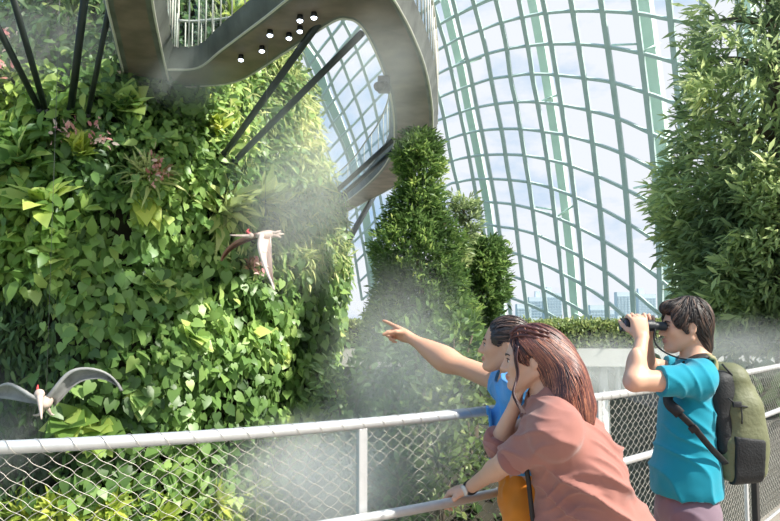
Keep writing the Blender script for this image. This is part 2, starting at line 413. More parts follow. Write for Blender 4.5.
building(517, 531, 304, 240, 'pale low city block seen just left of the hedge gap behind the women', 5, 5)
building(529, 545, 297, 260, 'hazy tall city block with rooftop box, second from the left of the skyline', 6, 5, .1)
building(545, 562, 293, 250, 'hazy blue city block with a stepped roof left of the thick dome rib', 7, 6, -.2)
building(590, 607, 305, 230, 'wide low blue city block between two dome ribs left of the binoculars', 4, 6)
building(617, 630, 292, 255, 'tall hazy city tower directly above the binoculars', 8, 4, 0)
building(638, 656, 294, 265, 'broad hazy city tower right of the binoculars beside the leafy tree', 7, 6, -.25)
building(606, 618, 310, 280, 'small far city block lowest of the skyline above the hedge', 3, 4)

# ---------------------------------------------------------------- far terrace behind the void
M_hedge = leafmat('hedge_leaf', [(0, (.06, .10, .03)), (.5, (.17, .25, .06)), (1, (.42, .46, .13))])
HY = 24.0
def slab(name, x0, x1, y0, y1, z0, z1, m, **kw):
    b = MB(); b.box(((x0 + x1) / 2, (y0 + y1) / 2, (z0 + z1) / 2), ((x1 - x0) / 2, (y1 - y0) / 2, (z1 - z0) / 2)); return b.build(name, m, None, False, **kw)
zt = 1.6 - 28 * HY / F
slab('slab', -2.6, 14, HY - .3, HY + 7, zt - .55, zt, M_conc, kind='structure', label='pale concrete terrace edge under the clipped hedge')
slab('wall_under_terrace', -2.6, 14, HY + 3.2, HY + 3.5, -8, zt - .55, mat('lobby_wall', srgb(134, 142, 138), .7, 0, .1, .4), kind='structure', label='pale wall under the far terrace')
tr = empty('terrace_truss', (6.5, HY + .4, -8), label='pale steel lattice of posts and diagonals holding up the far terrace', cat='truss')
M_truss = mat('truss_steel', srgb(236, 238, 236), .5, 0, .04, 1)
for k, px in enumerate((577, 592, 607, 622, 640, 660, 690, 720, 750, 785)):
    x = P(px, 400, HY)[0]; b = MB(); b.tube([(x, HY + .4, -8), (x, HY + .4, zt - .55)], .09 if k % 2 else .15, 8); b.build('post', M_truss, tr)
for px in (565, 590, 615, 640, 670, 700, 730):
    x = P(px, 400, HY)[0]; b = MB(); b.tube([(x, HY + .7, zt - .6), (x + 3.4, HY + .7, zt - 4.0)], .07, 8); b.build('diagonal', M_truss, tr)
for z in (zt - 2.1, zt - 3.6):
    b = MB(); b.tube([(P(565, 400, HY)[0], HY + .4, z), (14, HY + .4, z)], .08, 8); b.build('rail_beam', M_truss, tr)
def hedge(name, x0, x1, y0, y1, z0, z1, n, label, size=.16, m=None):
    o = empty(name, ((x0 + x1) / 2, (y0 + y1) / 2, z0), label=label, cat='hedge')
    b = MB(); b.box(((x0 + x1) / 2, (y0 + y1) / 2, (z0 + z1) / 2 - .03), ((x1 - x0) / 2 - .08, (y1 - y0) / 2 - .08, (z1 - z0) / 2 - .05), None, .05)
    b.build('core', M_soil, o)
    u = RNG.random((n, 3)); face = RNG.random(n)
    p = np.stack([x0 + u[:, 0] * (x1 - x0), y0 + u[:, 1] * (y1 - y0), z0 + u[:, 2] * (z1 - z0)], 1)
    fr = face < .6; p[fr, 1] = y0 + RNG.normal(0, .05, fr.sum()); p[~fr, 2] = z1 + RNG.normal(0, .04, (~fr).sum())
    p[:, 2] += .05 * vnoise(p * 1.3, 3)
    nr = np.where(fr[:, None], V(0, -1, .4), V(0, -.3, 1)) + randn(n, .5)
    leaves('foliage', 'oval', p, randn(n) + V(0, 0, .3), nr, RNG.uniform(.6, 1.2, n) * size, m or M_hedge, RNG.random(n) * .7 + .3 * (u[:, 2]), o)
    return o
hedge('hedge', -2.4, 9.4, HY - .2, HY + .6, zt, 1.6 - 2.5 * HY / F, 9000, 'long clipped hedge along the pale far terrace behind the visitors')
# ================================================================== PLANTED MOUNTAIN
zs_ = [-9, -6, 0, 2, 3.5, 5, 6.5, 8, 9.5, 11.5, 13]
rr_ = [6.6, 6.6, 6.55, 6.55, 6.75, 6.3, 5.75, 4.9, 3.7, 2.6, 1.6]
cx_ = [-8.4, -8.4, -8.4, -8.4, -8.5, -8.4, -8.1, -7.6, -7.0, -6.4, -6.0]
def mtn(th, z, off=0.0):
    """th: azimuth seen from above, 0 = towards camera (-y), + = towards +x"""
    th = np.asarray(th, float); z = np.asarray(z, float)
    r = np.interp(z, zs_, rr_); cx = np.interp(z, zs_, cx_)
    q = np.stack([np.sin(th) * 2.1, np.cos(th) * 2.1, z * .38], -1).reshape(-1, 3)
    n = fbm(q, 3, 5).reshape(th.shape)
    # the lower wall bulges in front of the upper part
    bul = .35 * np.exp(-((z - 1.2) / 1.4) ** 2)
    r = r + .42 * n + bul * np.cos(th) + off
    return np.stack([cx + r * np.sin(th), 21 - r * np.cos(th), z], -1)
def mtn_n(th, z):
    e = 1e-2; a = mtn(th + e, z) - mtn(th - e, z); b = mtn(th, z + .05) - mtn(th, z - .05)
    n = unit(np.cross(a, b)); return n
TH, ZZ = np.meshgrid(np.linspace(-pi, pi, 120, endpoint=False), np.linspace(-8.1, 12.9, 70), indexing='ij')
gv = mtn(TH, ZZ, -.28).transpose(1, 0, 2).reshape(-1, 3); n1 = 120
gf = [(i * n1 + j, i * n1 + (j + 1) % n1, (i + 1) * n1 + (j + 1) % n1, (i + 1) * n1 + j) for i in range(69) for j in range(n1)] + [tuple(range(69 * n1, 70 * n1))]
mountain = mesh_obj('mountain', gv, gf, M_soil, None, True, kind='structure', label='dark rocky core of the planted indoor mountain')

# pixel -> mountain surface (authoring aid: find where a plant is rooted)
_th = np.linspace(-1.7, 1.7, 340); _z = np.linspace(-5, 11, 320)
_T, _Z = np.meshgrid(_th, _z, indexing='ij'); _S = mtn(_T, _Z); _N = mtn_n(_T, _Z)
_q = _S - CAM; _w = _q @ FWD; _px = 390 + F * (_q @ RIGHT) / _w; _py = 260.5 - F * (_q @ UP) / _w
_front = np.einsum('ijk,ijk->ij', _N, _q) < 0
def root_at(px, py):
    d = (_px - px) ** 2 + (_py - py) ** 2 + np.where(_front, 0, 1e6); i, j = np.unravel_index(np.argmin(d), d.shape)
    return _S[i, j], _N[i, j]
_dA = 1.0
def sample(n, keep):
    """n random surface spots whose picture position satisfies keep(px,py) -> probability"""
    P_, N_, X_, Y_ = [], [], [], []; got = 0
    while got < n:
        th = RNG.uniform(-1.75, 1.75, 6000); z = RNG.uniform(-5.2, 10.5, 6000)
        s = mtn(th, z); nn = mtn_n(th, z); q = s - CAM; w = q @ FWD
        px = 390 + F * (q @ RIGHT) / w; py = 260.5 - F * (q @ UP) / w
        ok = (np.einsum('ij,ij->i', nn, q) < .6) & (px > -60) & (px < 420) & (py > -60) & (py < 570)
        ok &= RNG.random(6000) < keep(px, py)
        P_.append(s[ok]); N_.append(nn[ok]); X_.append(px[ok]); Y_.append(py[ok]); got += ok.sum()
    return tuple(np.concatenate(a)[:n] for a in (P_, N_, X_, Y_))
def box01(x, a, b, s): return np.clip((x - a) / s, 0, 1) * np.clip((b - x) / s, 0, 1)

G = lambda *a: srgb(*a)
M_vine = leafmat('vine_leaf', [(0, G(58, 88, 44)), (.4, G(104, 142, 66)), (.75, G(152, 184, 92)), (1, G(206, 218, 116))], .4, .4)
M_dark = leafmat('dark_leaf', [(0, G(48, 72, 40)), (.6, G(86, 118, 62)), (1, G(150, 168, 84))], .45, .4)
M_broad = leafmat('broad_leaf', [(0, G(70, 108, 46)), (.5, G(126, 162, 66)), (1, G(204, 216, 104))], .4, .4)
M_fern = leafmat('fern_leaf', [(0, G(96, 118, 66)), (.5, G(150, 166, 92)), (1, G(210, 212, 132))], .5, .35)
M_lime = leafmat('lime_leaf', [(0, G(92, 122, 34)), (.5, G(148, 172, 48)), (1, G(212, 216, 84))], .45, .4)
M_rust = leafmat('rusty_leaf', [(0, G(92, 66, 44)), (.5, G(150, 112, 74)), (1, G(200, 160, 110))], .5, .35)
M_flower = leafmat('pink_flower', [(0, G(206, 120, 126)), (.5, G(226, 156, 152)), (1, G(240, 200, 188))], .6, .4)

def carpet(name, kind, n, keep, size, m, label, wid=1.0, depth=.35, hang=1.0, clump=1.4, bias=0.0, cat='foliage', out=.8):
    p, nn, px, py = sample(n, keep)
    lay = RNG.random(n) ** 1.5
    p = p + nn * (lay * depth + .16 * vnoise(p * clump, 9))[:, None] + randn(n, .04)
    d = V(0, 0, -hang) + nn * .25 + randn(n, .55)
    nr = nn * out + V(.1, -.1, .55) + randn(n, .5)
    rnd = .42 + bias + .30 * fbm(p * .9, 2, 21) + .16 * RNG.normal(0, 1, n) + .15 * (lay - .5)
    o = leaves(name, kind, p, d, nr, RNG.uniform(.55, 1.25, n) * size, m, rnd, None, wid)
    return tag(o, label, cat, None, 'stuff')
# heart-leaved vine: the main mass
k_vine = lambda x, y: (np.clip((x - 40) / 45, 0, 1) * np.clip((y - 165) / 60, 0, 1) + .25 * box01(x, 60, 330, 40) * np.clip((190 - y) / 40, 0, 1) * (y > 70))
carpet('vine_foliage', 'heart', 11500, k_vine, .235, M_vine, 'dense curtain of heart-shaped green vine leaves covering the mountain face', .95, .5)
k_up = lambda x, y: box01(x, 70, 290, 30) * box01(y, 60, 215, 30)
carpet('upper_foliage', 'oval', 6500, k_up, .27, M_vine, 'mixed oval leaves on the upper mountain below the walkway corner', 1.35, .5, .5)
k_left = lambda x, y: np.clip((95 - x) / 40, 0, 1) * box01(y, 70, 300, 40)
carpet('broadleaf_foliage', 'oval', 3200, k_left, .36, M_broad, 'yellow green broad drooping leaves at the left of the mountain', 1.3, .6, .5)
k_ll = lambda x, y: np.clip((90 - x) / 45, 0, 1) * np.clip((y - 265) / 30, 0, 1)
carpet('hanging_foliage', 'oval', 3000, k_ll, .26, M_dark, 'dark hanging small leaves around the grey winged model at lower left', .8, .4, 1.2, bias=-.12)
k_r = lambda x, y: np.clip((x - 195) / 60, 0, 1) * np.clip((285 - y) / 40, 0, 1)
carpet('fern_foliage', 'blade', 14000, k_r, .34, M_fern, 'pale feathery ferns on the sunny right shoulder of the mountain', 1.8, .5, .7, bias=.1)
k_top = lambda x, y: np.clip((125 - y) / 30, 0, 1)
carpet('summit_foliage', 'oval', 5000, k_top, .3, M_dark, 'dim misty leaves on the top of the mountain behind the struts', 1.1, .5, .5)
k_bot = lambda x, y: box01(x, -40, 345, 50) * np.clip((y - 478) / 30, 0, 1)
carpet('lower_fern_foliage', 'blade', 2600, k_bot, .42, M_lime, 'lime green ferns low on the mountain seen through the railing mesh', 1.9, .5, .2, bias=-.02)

# separate plants rooted on the face
def rosette(px, py, n, size, m, kind, label, name, cat='plant', up=.5, wid=1.0, group=None, center=None):
    p0, nn = root_at(px, py); p0 = p0 + nn * .34
    o = empty(name, p0, label=label, cat=cat)
    if group: o['group'] = group
    a = RNG.uniform(0, 2 * pi, n); t1 = unit(np.cross(nn, V(0, 0, 1))); t2 = np.cross(t1, nn) * -1
    t2 = np.cross(nn, t1)
    tilt = RNG.uniform(.15, 1.0, n)
    d = (np.cos(a)[:, None] * t1 + np.sin(a)[:, None] * t2) * tilt[:, None] + nn * (1.1 - tilt)[:, None] + V(0, 0, up)
    leaves('leaf_cluster', kind, np.repeat(p0[None], n, 0) + randn(n, .03), d, nn + V(0, 0, .8) + randn(n, .2), RNG.uniform(.7, 1.1, n) * size, m, RNG.random(n) * .8 + .2, o, wid)
    b = MB(); b.tube([p0 - nn * .7, p0 + nn * .02], [.05, .03], 6); b.build('stem', M_soil, o)
    if center is not None:
        k = 26; pp = p0 + nn * .38 + randn(k, .13)
        leaves('blossoms', 'oval', pp, nn + randn(k, .6) + V(0, 0, .3), randn(k) + nn, .15, center, RNG.random(k), o, 1.2)
    return o
rosette(147, 188, 46, .75, M_fern, 'strap', 'spiky narrow-leaved rosette in the middle of the upper mountain', 'bromeliad', wid=.9)
rosette(217, 34, 40, 1.0, M_lime, 'strap', 'spiky yellow green rosette framed by the walkway corner', 'bromeliad', wid=.9)
rosette(75, 30, 34, .95, M_dark, 'strap', 'dim spiky palm-like rosette between the upper left struts', 'bromeliad', wid=.9)
rosette(132, 178, 30, .6, M_fern, 'strap', 'small pale rosette just left of the biggest spiky rosette', 'bromeliad', wid=.9)
rosette(290, 262, 36, .6, M_fern, 'strap', 'pale spiky rosette right of the hanging white wing', 'bromeliad', wid=.9)
rosette(86, 162, 30, .6, M_lime, 'oval', 'leafy lime shrub just under the lower ends of the left struts', 'shrub', wid=1.2)
rosette(125, 118, 30, .55, M_vine, 'heart', 'large green heart-leaved plant right of the left strut feet', 'philodendron')
rosette(45, 215, 14, 1.0, M_broad, 'oval', 'banana-like plant with long yellow green blades at far left', 'banana_plant', up=.2, wid=1.0)
rosette(30, 175, 16, .8, M_broad, 'oval', 'broad-leaved plant at the far left edge above the banana-like plant', 'banana_plant', up=.2, wid=1.2)
rosette(138, 205, 7, .62, M_lime, 'heart', 'pair of big pale hanging leaves under the spiky rosette', 'philodendron', up=-1.2, wid=.8)
rosette(190, 90, 28, .55, M_lime, 'oval', 'bright bush directly under the walkway corner', 'shrub', wid=1.2)
rosette(205, 140, 28, .5, M_lime, 'oval', 'yellow green bush left of the middle strut feet', 'shrub', wid=1.2)
for q, (x, y) in enumerate(((222, 203), (246, 205), (262, 215), (212, 213))):
    rosette(x, y, 26, .85, M_fern, 'blade', ('flat fern fronds just below the middle strut feet', 'layered fern fronds above the white hanging model', 'drooping fern right above the white wing of the hanging model', 'lowest flat fern left of the hanging model head')[q], 'fern', up=.1, wid=3.0)
for x, y, lab in ((18, 85, 'pink flowering plant at the left edge below the first strut'), (75, 143, 'pink flowering plant at the feet of the left struts'), (105, 150, 'pink flowering plant right of the left strut feet'), (8, 60, 'pink flowering plant highest at the left edge'), (155, 170, 'rusty pink flowers beside the big spiky rosette'), (240, 270, 'small rusty flowers under the hanging white model')):
    rosette(x, y, 18, .35, M_dark if x < 120 else M_rust, 'oval', lab, 'flowering_plant', center=M_flower)
for x, y, lab in ((60, 505, 'big lime fern low at left behind the mesh'), (105, 500, 'lime fern second from left behind the mesh'), (200, 500, 'lime fern behind the mesh under the thick vine'), (245, 490, 'lime fern nearest the mist below the railing'), (155, 515, 'lime fern at the bottom edge between its neighbours'), (30, 515, 'yellow fern in the lower left corner behind the mesh')):
    rosette(x, y, 50, .55, M_lime, 'blade', lab, 'fern', up=.4, wid=2.4)
for x, y, s, lab in ((75, 412, .55, 'pale big-leaved vine plant right below the grey wing'), (100, 420, .6, 'large drooping pale leaves right of the grey wing tip'), (135, 395, .45, 'leafy clump right of the grey wing'), (190, 340, .42, 'bright leafy clump in the middle of the vine curtain'), (185, 290, .42, 'sunlit leafy clump high in the vine curtain'), (240, 330, .42, 'leafy clump on the sunlit right half of the vine curtain'), (150, 290, .42, 'bright leafy clump left of the sunlit one'), (60, 260, .5, 'big-leaved clump below the banana-like plant')):
    rosette(x, y, 22, s, M_broad if s > .5 else M_vine, 'heart', lab, 'philodendron', up=-.5)

# dim hill further back at the left
hill = MB(); hill.ball(V(-19, 34, -2), (8.5, 7, 15.5), 40, 24); hill.build('hill', M_soil, None, True, kind='structure', label='dim planted hill further back at the left')
n = 6000; d = unit(randn(n)); d[:, 1] = -abs(d[:, 1]); d[:, 2] = abs(d[:, 2]); p = V(-19, 34, -2) + d * V(8.5, 7, 15.5) * 1.01
leaves('far_hill_foliage', 'oval', p, randn(n) - V(0, 0, 1), d + randn(n, .4), RNG.uniform(.5, 1, n), M_dark, RNG.random(n), None, 1.1, label='dim leaves covering the far hill in the upper left corner', cat='foliage', kind='stuff')

# ================================================================== TREES
M_tree = leafmat('conifer_leaf', [(0, G(42, 72, 32)), (.5, G(86, 122, 50)), (.85, G(142, 172, 72)), (1, G(200, 212, 98))], .45, .4)
M_big = leafmat('podocarp_leaf', [(0, G(86, 106, 72)), (.5, G(136, 158, 98)), (.85, G(184, 198, 120)), (1, G(236, 232, 156))], .45, .5)
M_bark = mat('bark', srgb(92, 80, 64), .9, 0, .3, 6, .6, 20, stretch=(1, 1, .2))
def tufts(name, centers, outs, per, blen, m, parent, rnd0, wid=2.0, spread=.55, kind='blade', droop=0.0):
    n = len(centers); c = np.repeat(centers, per, 0); o = np.repeat(outs, per, 0)
    d = o + randn(n * per, spread) + V(0, 0, -droop)
    t = RNG.random(n * per)[:, None]
    pos = c + o * (t - .5) * blen * 1.2 + randn(n * per, blen * .12)
    return leaves(name, kind, pos, d, randn(n * per) + V(0, 0, 1.0), RNG.uniform(.6, 1.15, n * per) * blen, m, np.repeat(rnd0, per) + RNG.normal(0, .1, n * per) + .12 * (t[:, 0] - .5), parent, wid)
# cone-shaped tree: silhouette by rows  (py, left px, right px)
YT = 18.0
def tree_rows(rows, Y, n, blen, per, m, label, name, trunk_to, lump=.18, group=None, droop=0.0, wid=2.0, mid=None, holes=0.0, tw=.16):
    rows = np.array(rows, float)
    zc = np.array([P(390, y, Y)[2] for y in rows[:, 0]]); xl = np.array([P(a, y, Y)[0] for y, a, b in rows]); xr = np.array([P(b, y, Y)[0] for y, a, b in rows])
    zmin, zmax = zc.min(), zc.max(); o_ = np.argsort(zc)
    cx = lambda z: np.interp(z, zc[o_], ((xl + xr) / 2)[o_]); rx = lambda z: np.interp(z, zc[o_], ((xr - xl) / 2)[o_])
    base = V(float(cx(zmin)), Y, trunk_to)
    o = empty(name, base, label=label, cat='tree')
    w = RNG.random(n * 6); z = zmin + w * (zmax - zmin); keep = RNG.random(n * 6) < rx(z) / rx(z).max(); z = z[keep][:n]; n = len(z)
    a = RNG.uniform(0, 2 * pi, n); rad = RNG.random(n) ** .35
    out = np.stack([np.cos(a), np.sin(a), RNG.normal(.35, .25, n)], 1)
    q = np.stack([np.cos(a) * rx(z), np.sin(a) * rx(z), z], 1)
    lum = fbm(q * 1.7, 2, 31)
    rad = rad * (1 + lump * lum)
    p = np.stack([cx(z) + np.cos(a) * rx(z) * rad, Y + np.sin(a) * rx(z) * rad, z], 1)
    if holes > 0:
        k = ~((p[:, 0] > 4.35 + .1 * lum) & (p[:, 2] > 3.6) & (RNG.random(n) < .62)); p = p[k]; out = out[k]; lum = lum[k]; rad = rad[k]; n = len(p)
        k = (fbm(p * .8, 2, 77) > -holes) ; p = p[k]; out = out[k]; lum = lum[k]; rad = rad[k]; n = len(p)
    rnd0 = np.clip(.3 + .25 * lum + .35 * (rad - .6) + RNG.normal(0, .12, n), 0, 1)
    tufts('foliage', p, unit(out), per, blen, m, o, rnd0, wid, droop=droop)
    b = MB(); zz = np.linspace(trunk_to, zmax - .3, 14)
    b.tube([(cx(q_) if q_ > zmin else cx(zmin), Y, q_) for q_ in zz], np.linspace(tw, .03, 14), 10); b.build('trunk', M_bark, o)
    for k in range(26):
        z0 = RNG.uniform(zmin + .1, zmax - .4); an = RNG.uniform(0, 2 * pi); R_ = rx(z0) * .8
        c = V(cx(z0), Y, z0); e = c + V(cos(an) * R_, sin(an) * R_, R_ * .3)
        b = MB(); b.tube([c, (c + e) / 2 + V(0, 0, .05 * R_), e], [tw * .3, tw * .18, tw * .06], 5); b.build('branch', M_bark, o)
    return o
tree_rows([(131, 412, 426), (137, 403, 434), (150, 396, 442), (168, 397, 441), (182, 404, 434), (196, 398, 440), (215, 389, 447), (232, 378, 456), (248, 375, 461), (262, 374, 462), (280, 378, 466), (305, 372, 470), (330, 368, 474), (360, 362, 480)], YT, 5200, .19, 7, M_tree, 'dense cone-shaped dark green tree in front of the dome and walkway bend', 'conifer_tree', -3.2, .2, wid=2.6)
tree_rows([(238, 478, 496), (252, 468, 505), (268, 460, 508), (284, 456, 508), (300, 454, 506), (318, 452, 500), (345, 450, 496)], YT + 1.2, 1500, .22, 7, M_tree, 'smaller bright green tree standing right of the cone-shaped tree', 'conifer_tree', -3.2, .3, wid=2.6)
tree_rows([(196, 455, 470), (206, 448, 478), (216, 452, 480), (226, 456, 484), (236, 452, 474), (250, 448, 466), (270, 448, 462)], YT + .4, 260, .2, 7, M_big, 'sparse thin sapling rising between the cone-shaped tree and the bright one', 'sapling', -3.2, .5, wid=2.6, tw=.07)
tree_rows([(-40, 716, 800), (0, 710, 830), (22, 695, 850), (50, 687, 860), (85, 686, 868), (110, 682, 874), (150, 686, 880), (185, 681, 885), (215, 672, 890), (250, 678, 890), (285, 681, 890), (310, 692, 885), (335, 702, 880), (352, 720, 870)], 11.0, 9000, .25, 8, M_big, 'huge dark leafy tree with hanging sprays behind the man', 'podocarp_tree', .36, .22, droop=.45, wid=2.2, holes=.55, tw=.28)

# planting bank at the foot of the trees, in the mist
bank = MB()
for c, r in (((0.6, 19.2, -3.9), (3.2, 2.6, 2.9)), ((2.2, 20, -4.3), (2.6, 2.6, 3.2)), ((-1.2, 20.5, -4.4), (2.5, 2.4, 3.4))): bank.ball(V(*c), r, 28, 16)
bank.build('hill', M_soil, None, True, kind='structure', label='earth bank below the trees')
slab('ground', -3.8, 4.6, 19.3, 23.6, -8, -3.4, M_soil, kind='structure', label='dark earth under the trees')
bp = []; bn = []
for c, r in (((0.6, 19.2, -3.9), (3.2, 2.6, 2.9)), ((2.2, 20, -4.3), (2.6, 2.6, 3.2)), ((-1.2, 20.5, -4.4), (2.5, 2.4, 3.4))):
    d = unit(randn(1500)); d[:, 1] = -abs(d[:, 1]); d[:, 2] = np.abs(d[:, 2]) - .2; bp.append(V(*c) + d * V(*r)); bn.append(d)
bp = np.concatenate(bp); bn = np.concatenate(bn); n = len(bp)
leaves('groundcover_foliage', 'oval', bp + bn * RNG.random((n, 1)) * .3, bn + randn(n, .6) + V(0, 0, .2), bn + randn(n, .5) + V(0, 0, .5), RNG.uniform(.2, .45, n), M_dark, .3 + .4 * RNG.random(n), None, 1.3, label='misty groundcover leaves on the bank under the trees', cat='foliage', kind='stuff')
def shrub(px, py, Y, r, m, label, n=300, size=.24):
    c = P(px, py, Y); o = empty('shrub', V(c[0], c[1], c[2] - r * 1.2), label=label, cat='shrub', group=None)
    d = unit(randn(n)); rad = RNG.random((n, 1)) ** .4; lum = fbm(d * 2 + px, 2, 3)[:, None]
    p = c + d * rad * r * (1 + .25 * lum) * V(1, 1, 1.1)
    leaves('foliage', 'oval', p, d + randn(n, .5), d + randn(n, .5) + V(0, 0, .5), RNG.uniform(.6, 1.2, n) * size, m, .35 + .3 * lum[:, 0] + RNG.normal(0, .15, n), o, 1.2)
    b = MB()
    for k in range(5): b.tube([c - V(0, 0, r * 1.5), c + d[k] * r * .7], [.05, .02], 5)
    b.build('stems', M_bark, o)
for px, py, Y, r, m, lab in ((420, 350, 16.6, .8, M_tree, 'leafy shrub just right of the pointing hand'), (455, 345, 16.8, .75, M_tree, 'bushy shrub above the pointing forearm'), (385, 375, 16.2, .8, M_dark, 'dim shrub in the mist below the pointing hand'), (470, 385, 16.4, .7, M_hedge, 'olive shrub right under the pointing arm'), (440, 410, 16, .8, M_hedge, 'olive shrub low beside the blue shirt'), (350, 395, 16.8, .9, M_dark, 'dark shrub deep in the mist next to the vine wall'), (405, 430, 15.8, .8, M_dark, 'misty shrub behind the top rail near its post'), (475, 440, 15.9, .7, M_hedge, 'pale olive shrub just above the resting hand'), (360, 450, 16, .8, M_dark, 'misty shrub behind the railing post'), (440, 470, 15.4, .8, M_hedge, 'lowest olive shrub behind the mesh left of the resting hand'), (395, 490, 15.2, .8, M_dark, 'lowest dark shrub behind the mesh')):
    shrub(px, py, Y, r, m, lab)
# planter ledge on the right
slab('wall_planter', 3.75, 14, 9.6, 13.2, -8, .35, mat('planter_wall', srgb(98, 95, 88), .85, 0, .15, 1), kind='structure', label='grey planter wall carrying the huge tree')
n = 2600; p = np.stack([RNG.uniform(4.1, 9, n), RNG.uniform(9.7, 11.8, n), .35 + RNG.random(n) * .55], 1)
leaves('underplanting_foliage', 'oval', p, randn(n) + V(0, 0, .6), randn(n, .5) + V(0, -.4, 1), RNG.uniform(.15, .35, n), M_dark, .2 + .5 * RNG.random(n), None, 1.1, label='low dark leaves at the foot of the huge tree', cat='foliage', kind='stuff')
# ================================================================== AERIAL WALKWAY
M_soffit = mat('walkway_soffit', srgb(118, 102, 92), .6, .0, .38, 1.6, .25, 8)
M_fascia = mat('walkway_fascia', srgb(98, 100, 95), .55, .1, .4, 2, .25, 10)
M_kick = mat('pale_trim', srgb(206, 202, 190), .5, 0, .05)
M_bal = glassmat('balustrade_glass', (.86, .9, .9), .08)
M_black = mat('black_steel', srgb(24, 34, 30), .45, .0, .15, 3)
M_spot = mat('spot_housing', srgb(24, 24, 26), .4, .2, .1)
M_bulb = emit('spot_glow', (.75, .85, 1.0), 9)
ZW = 6.6
inner = [(176, 86), (200, 86), (240, 80), (290, 49), (332, 22), (349, 19), (360, 25), (370, 40), (379, 60), (387, 82), (392.5, 105), (394.5, 130), (392, 152), (376, 176), (348, 200), (318, 219)]
outer = [(168, 70), (198, 68), (222, 50), (262, 20), (305, -12), (350, -26), (386, -8), (403, 16), (416, 43), (425, 68), (430.5, 95), (432.5, 122), (430, 148), (412, 176), (352, 209), (318, 228)]
def ribbon(parent, A, B, nm='deck', nsub=6):
    A = np.array([Pz(x, y, ZW) for x, y in A]); B = np.array([Pz(x, y, ZW) for x, y in B])
    A = catmull(A, nsub); B = catmull(B, nsub); n = len(A)
    up = V(0, 0, 1)
    # soffit panel
    def sheet(rows, name, m, smooth=False):
        v = np.stack(rows, 1).reshape(-1, 3); k = len(rows); f = []
        for i in range(n - 1):
            for j in range(k): f.append((i * k + j, i * k + (j + 1) % k, (i + 1) * k + (j + 1) % k, (i + 1) * k + j))
        f.append(tuple(range(k))[::-1]); f.append(tuple(range((n - 1) * k, n * k)))
        return mesh_obj(name, v, f, m, parent, smooth)
    I = (A - B) / np.linalg.norm(A - B, axis=1)[:, None]
    sheet([A - I * .1, B + I * .1, B + I * .1 + up * .12, A - I * .1 + up * .12], 'soffit', M_soffit)
    for E, s in ((A, 1), (B, -1)):
        sheet([E - I * s * .1, E, E + I * s * .16 + up * .42, E - I * s * .02 + up * .42], 'fascia', M_fascia)
        b = MB(); b.tube(E + up * .0 + I * s * .01, .022, 6); b.build('edge_trim', M_kick, parent)
    sheet([A + up * .3, B + up * .3, B + up * .4, A + up * .4], nm, M_fascia)
    for E, s in ((A, 1), (B, -1)):
        e = E + I * s * .16
        b = MB(); b.tube(e + up * 1.5, .03, 6); b.build('handrail', M_kick, parent)
        sheet([e + up * .45, e + up * .45 + I * .012, e + up * 1.45 + I * .012, e + up * 1.45], 'balustrade_panel', M_bal)
        for i in range(0, n, 2):
            b = MB(); b.tube([e[i] + up * .4, e[i] + up * 1.5], .016, 5); b.build('baluster', M_kick, parent)
    return A, B
walk = empty('aerial_walkway', Pz(250, 60, ZW), label='curved grey aerial walkway seen from below, bending round in front of the dome', cat='walkway')
WA, WB = ribbon(walk, inner, outer)
walk2 = empty('aerial_walkway', Pz(135, 30, ZW), label='straight dark aerial walkway coming overhead at the upper left to meet the curved one', cat='walkway')
ribbon(walk2, [(98, -90), (106, -5), (116, 40), (124, 74)], [(146, -90), (151, -5), (160, 45), (168, 80)])
def spot(px, py, parent):
    p = Pz(px, py, ZW); b = MB(); b.lathe(p + V(0, 0, .02), p - V(0, 0, .09), [(0, .035), (.3, .05), (1, .06)], 12)
    o = b.build('spotlight', M_spot, parent)
    b = MB(); b.ball(p - V(0, 0, .095), (.05, .05, .035), 10, 6); b.build('lens', M_bulb, o)
for q in ((241, 55), (262, 46), (270, 30), (289, 33), (300, 15), (314, 12), (300, 26)): spot(*q, walk)
proj_c = Pz(384, 76, ZW); b = MB(); b.box(proj_c - V(0, 0, .18), (.13, .16, .15), None, .03); b.lathe(proj_c - V(0, .1, .2), proj_c - V(.12, .3, .32), [(0, .08), (1, .1)], 12)
b.build('floodlight', M_spot, walk)
# drain pipe ring across the bend
def strut(px0, py0, px1, py1, r, label, Y0=None, Y1=None):
    a = P(px0, py0, Y0) if Y0 else Pz(px0, py0, ZW + .1)
    e = P(px1, py1, Y1) if Y1 else root_at(px1, py1)[0]
    d = unit(e - a); o = empty('walkway_strut', e, label=label, cat='strut', group='black raking struts of the walkway')
    b = MB(); b.tube([a, e + d * .35], r, 10); b.build('tube', M_black, o)
    b = MB(); b.lathe(e - d * .55, e - d * .02, [(0, r * 1.02), (.3, r * 1.5), (1, r * 1.5)], 10); b.build('sleeve', M_black, o)
strut(-14, 4, 49, 127, .06, 'leftmost black strut slanting down to the planted mountain', 12.5)
strut(9, -16, 51, 130, .06, 'second black strut from the left edge, meeting the leftmost one at its foot', 12.5)
strut(86, -12, 69, 129, .07, 'near-upright black strut just left of the straight overhead walkway', 12.6)
strut(112, -5, 84, 130, .05, 'slim black strut touching the straight overhead walkway', 12.4)
strut(323, 17, 218, 163, .066, 'upper long black strut from the walkway bend down to the ferns')
strut(362, 33, 225, 169, .066, 'lower long black strut parallel to the one from the walkway bend')
strut(394, 139, 324, 203, .075, 'upper of two black struts beside the cone-shaped tree')
strut(396, 148, 327, 208, .07, 'lower of two black struts beside the cone-shaped tree')
strut(374, 196, 345, 246, .11, 'short grey strut under the far hazy walkway', 33, 25)

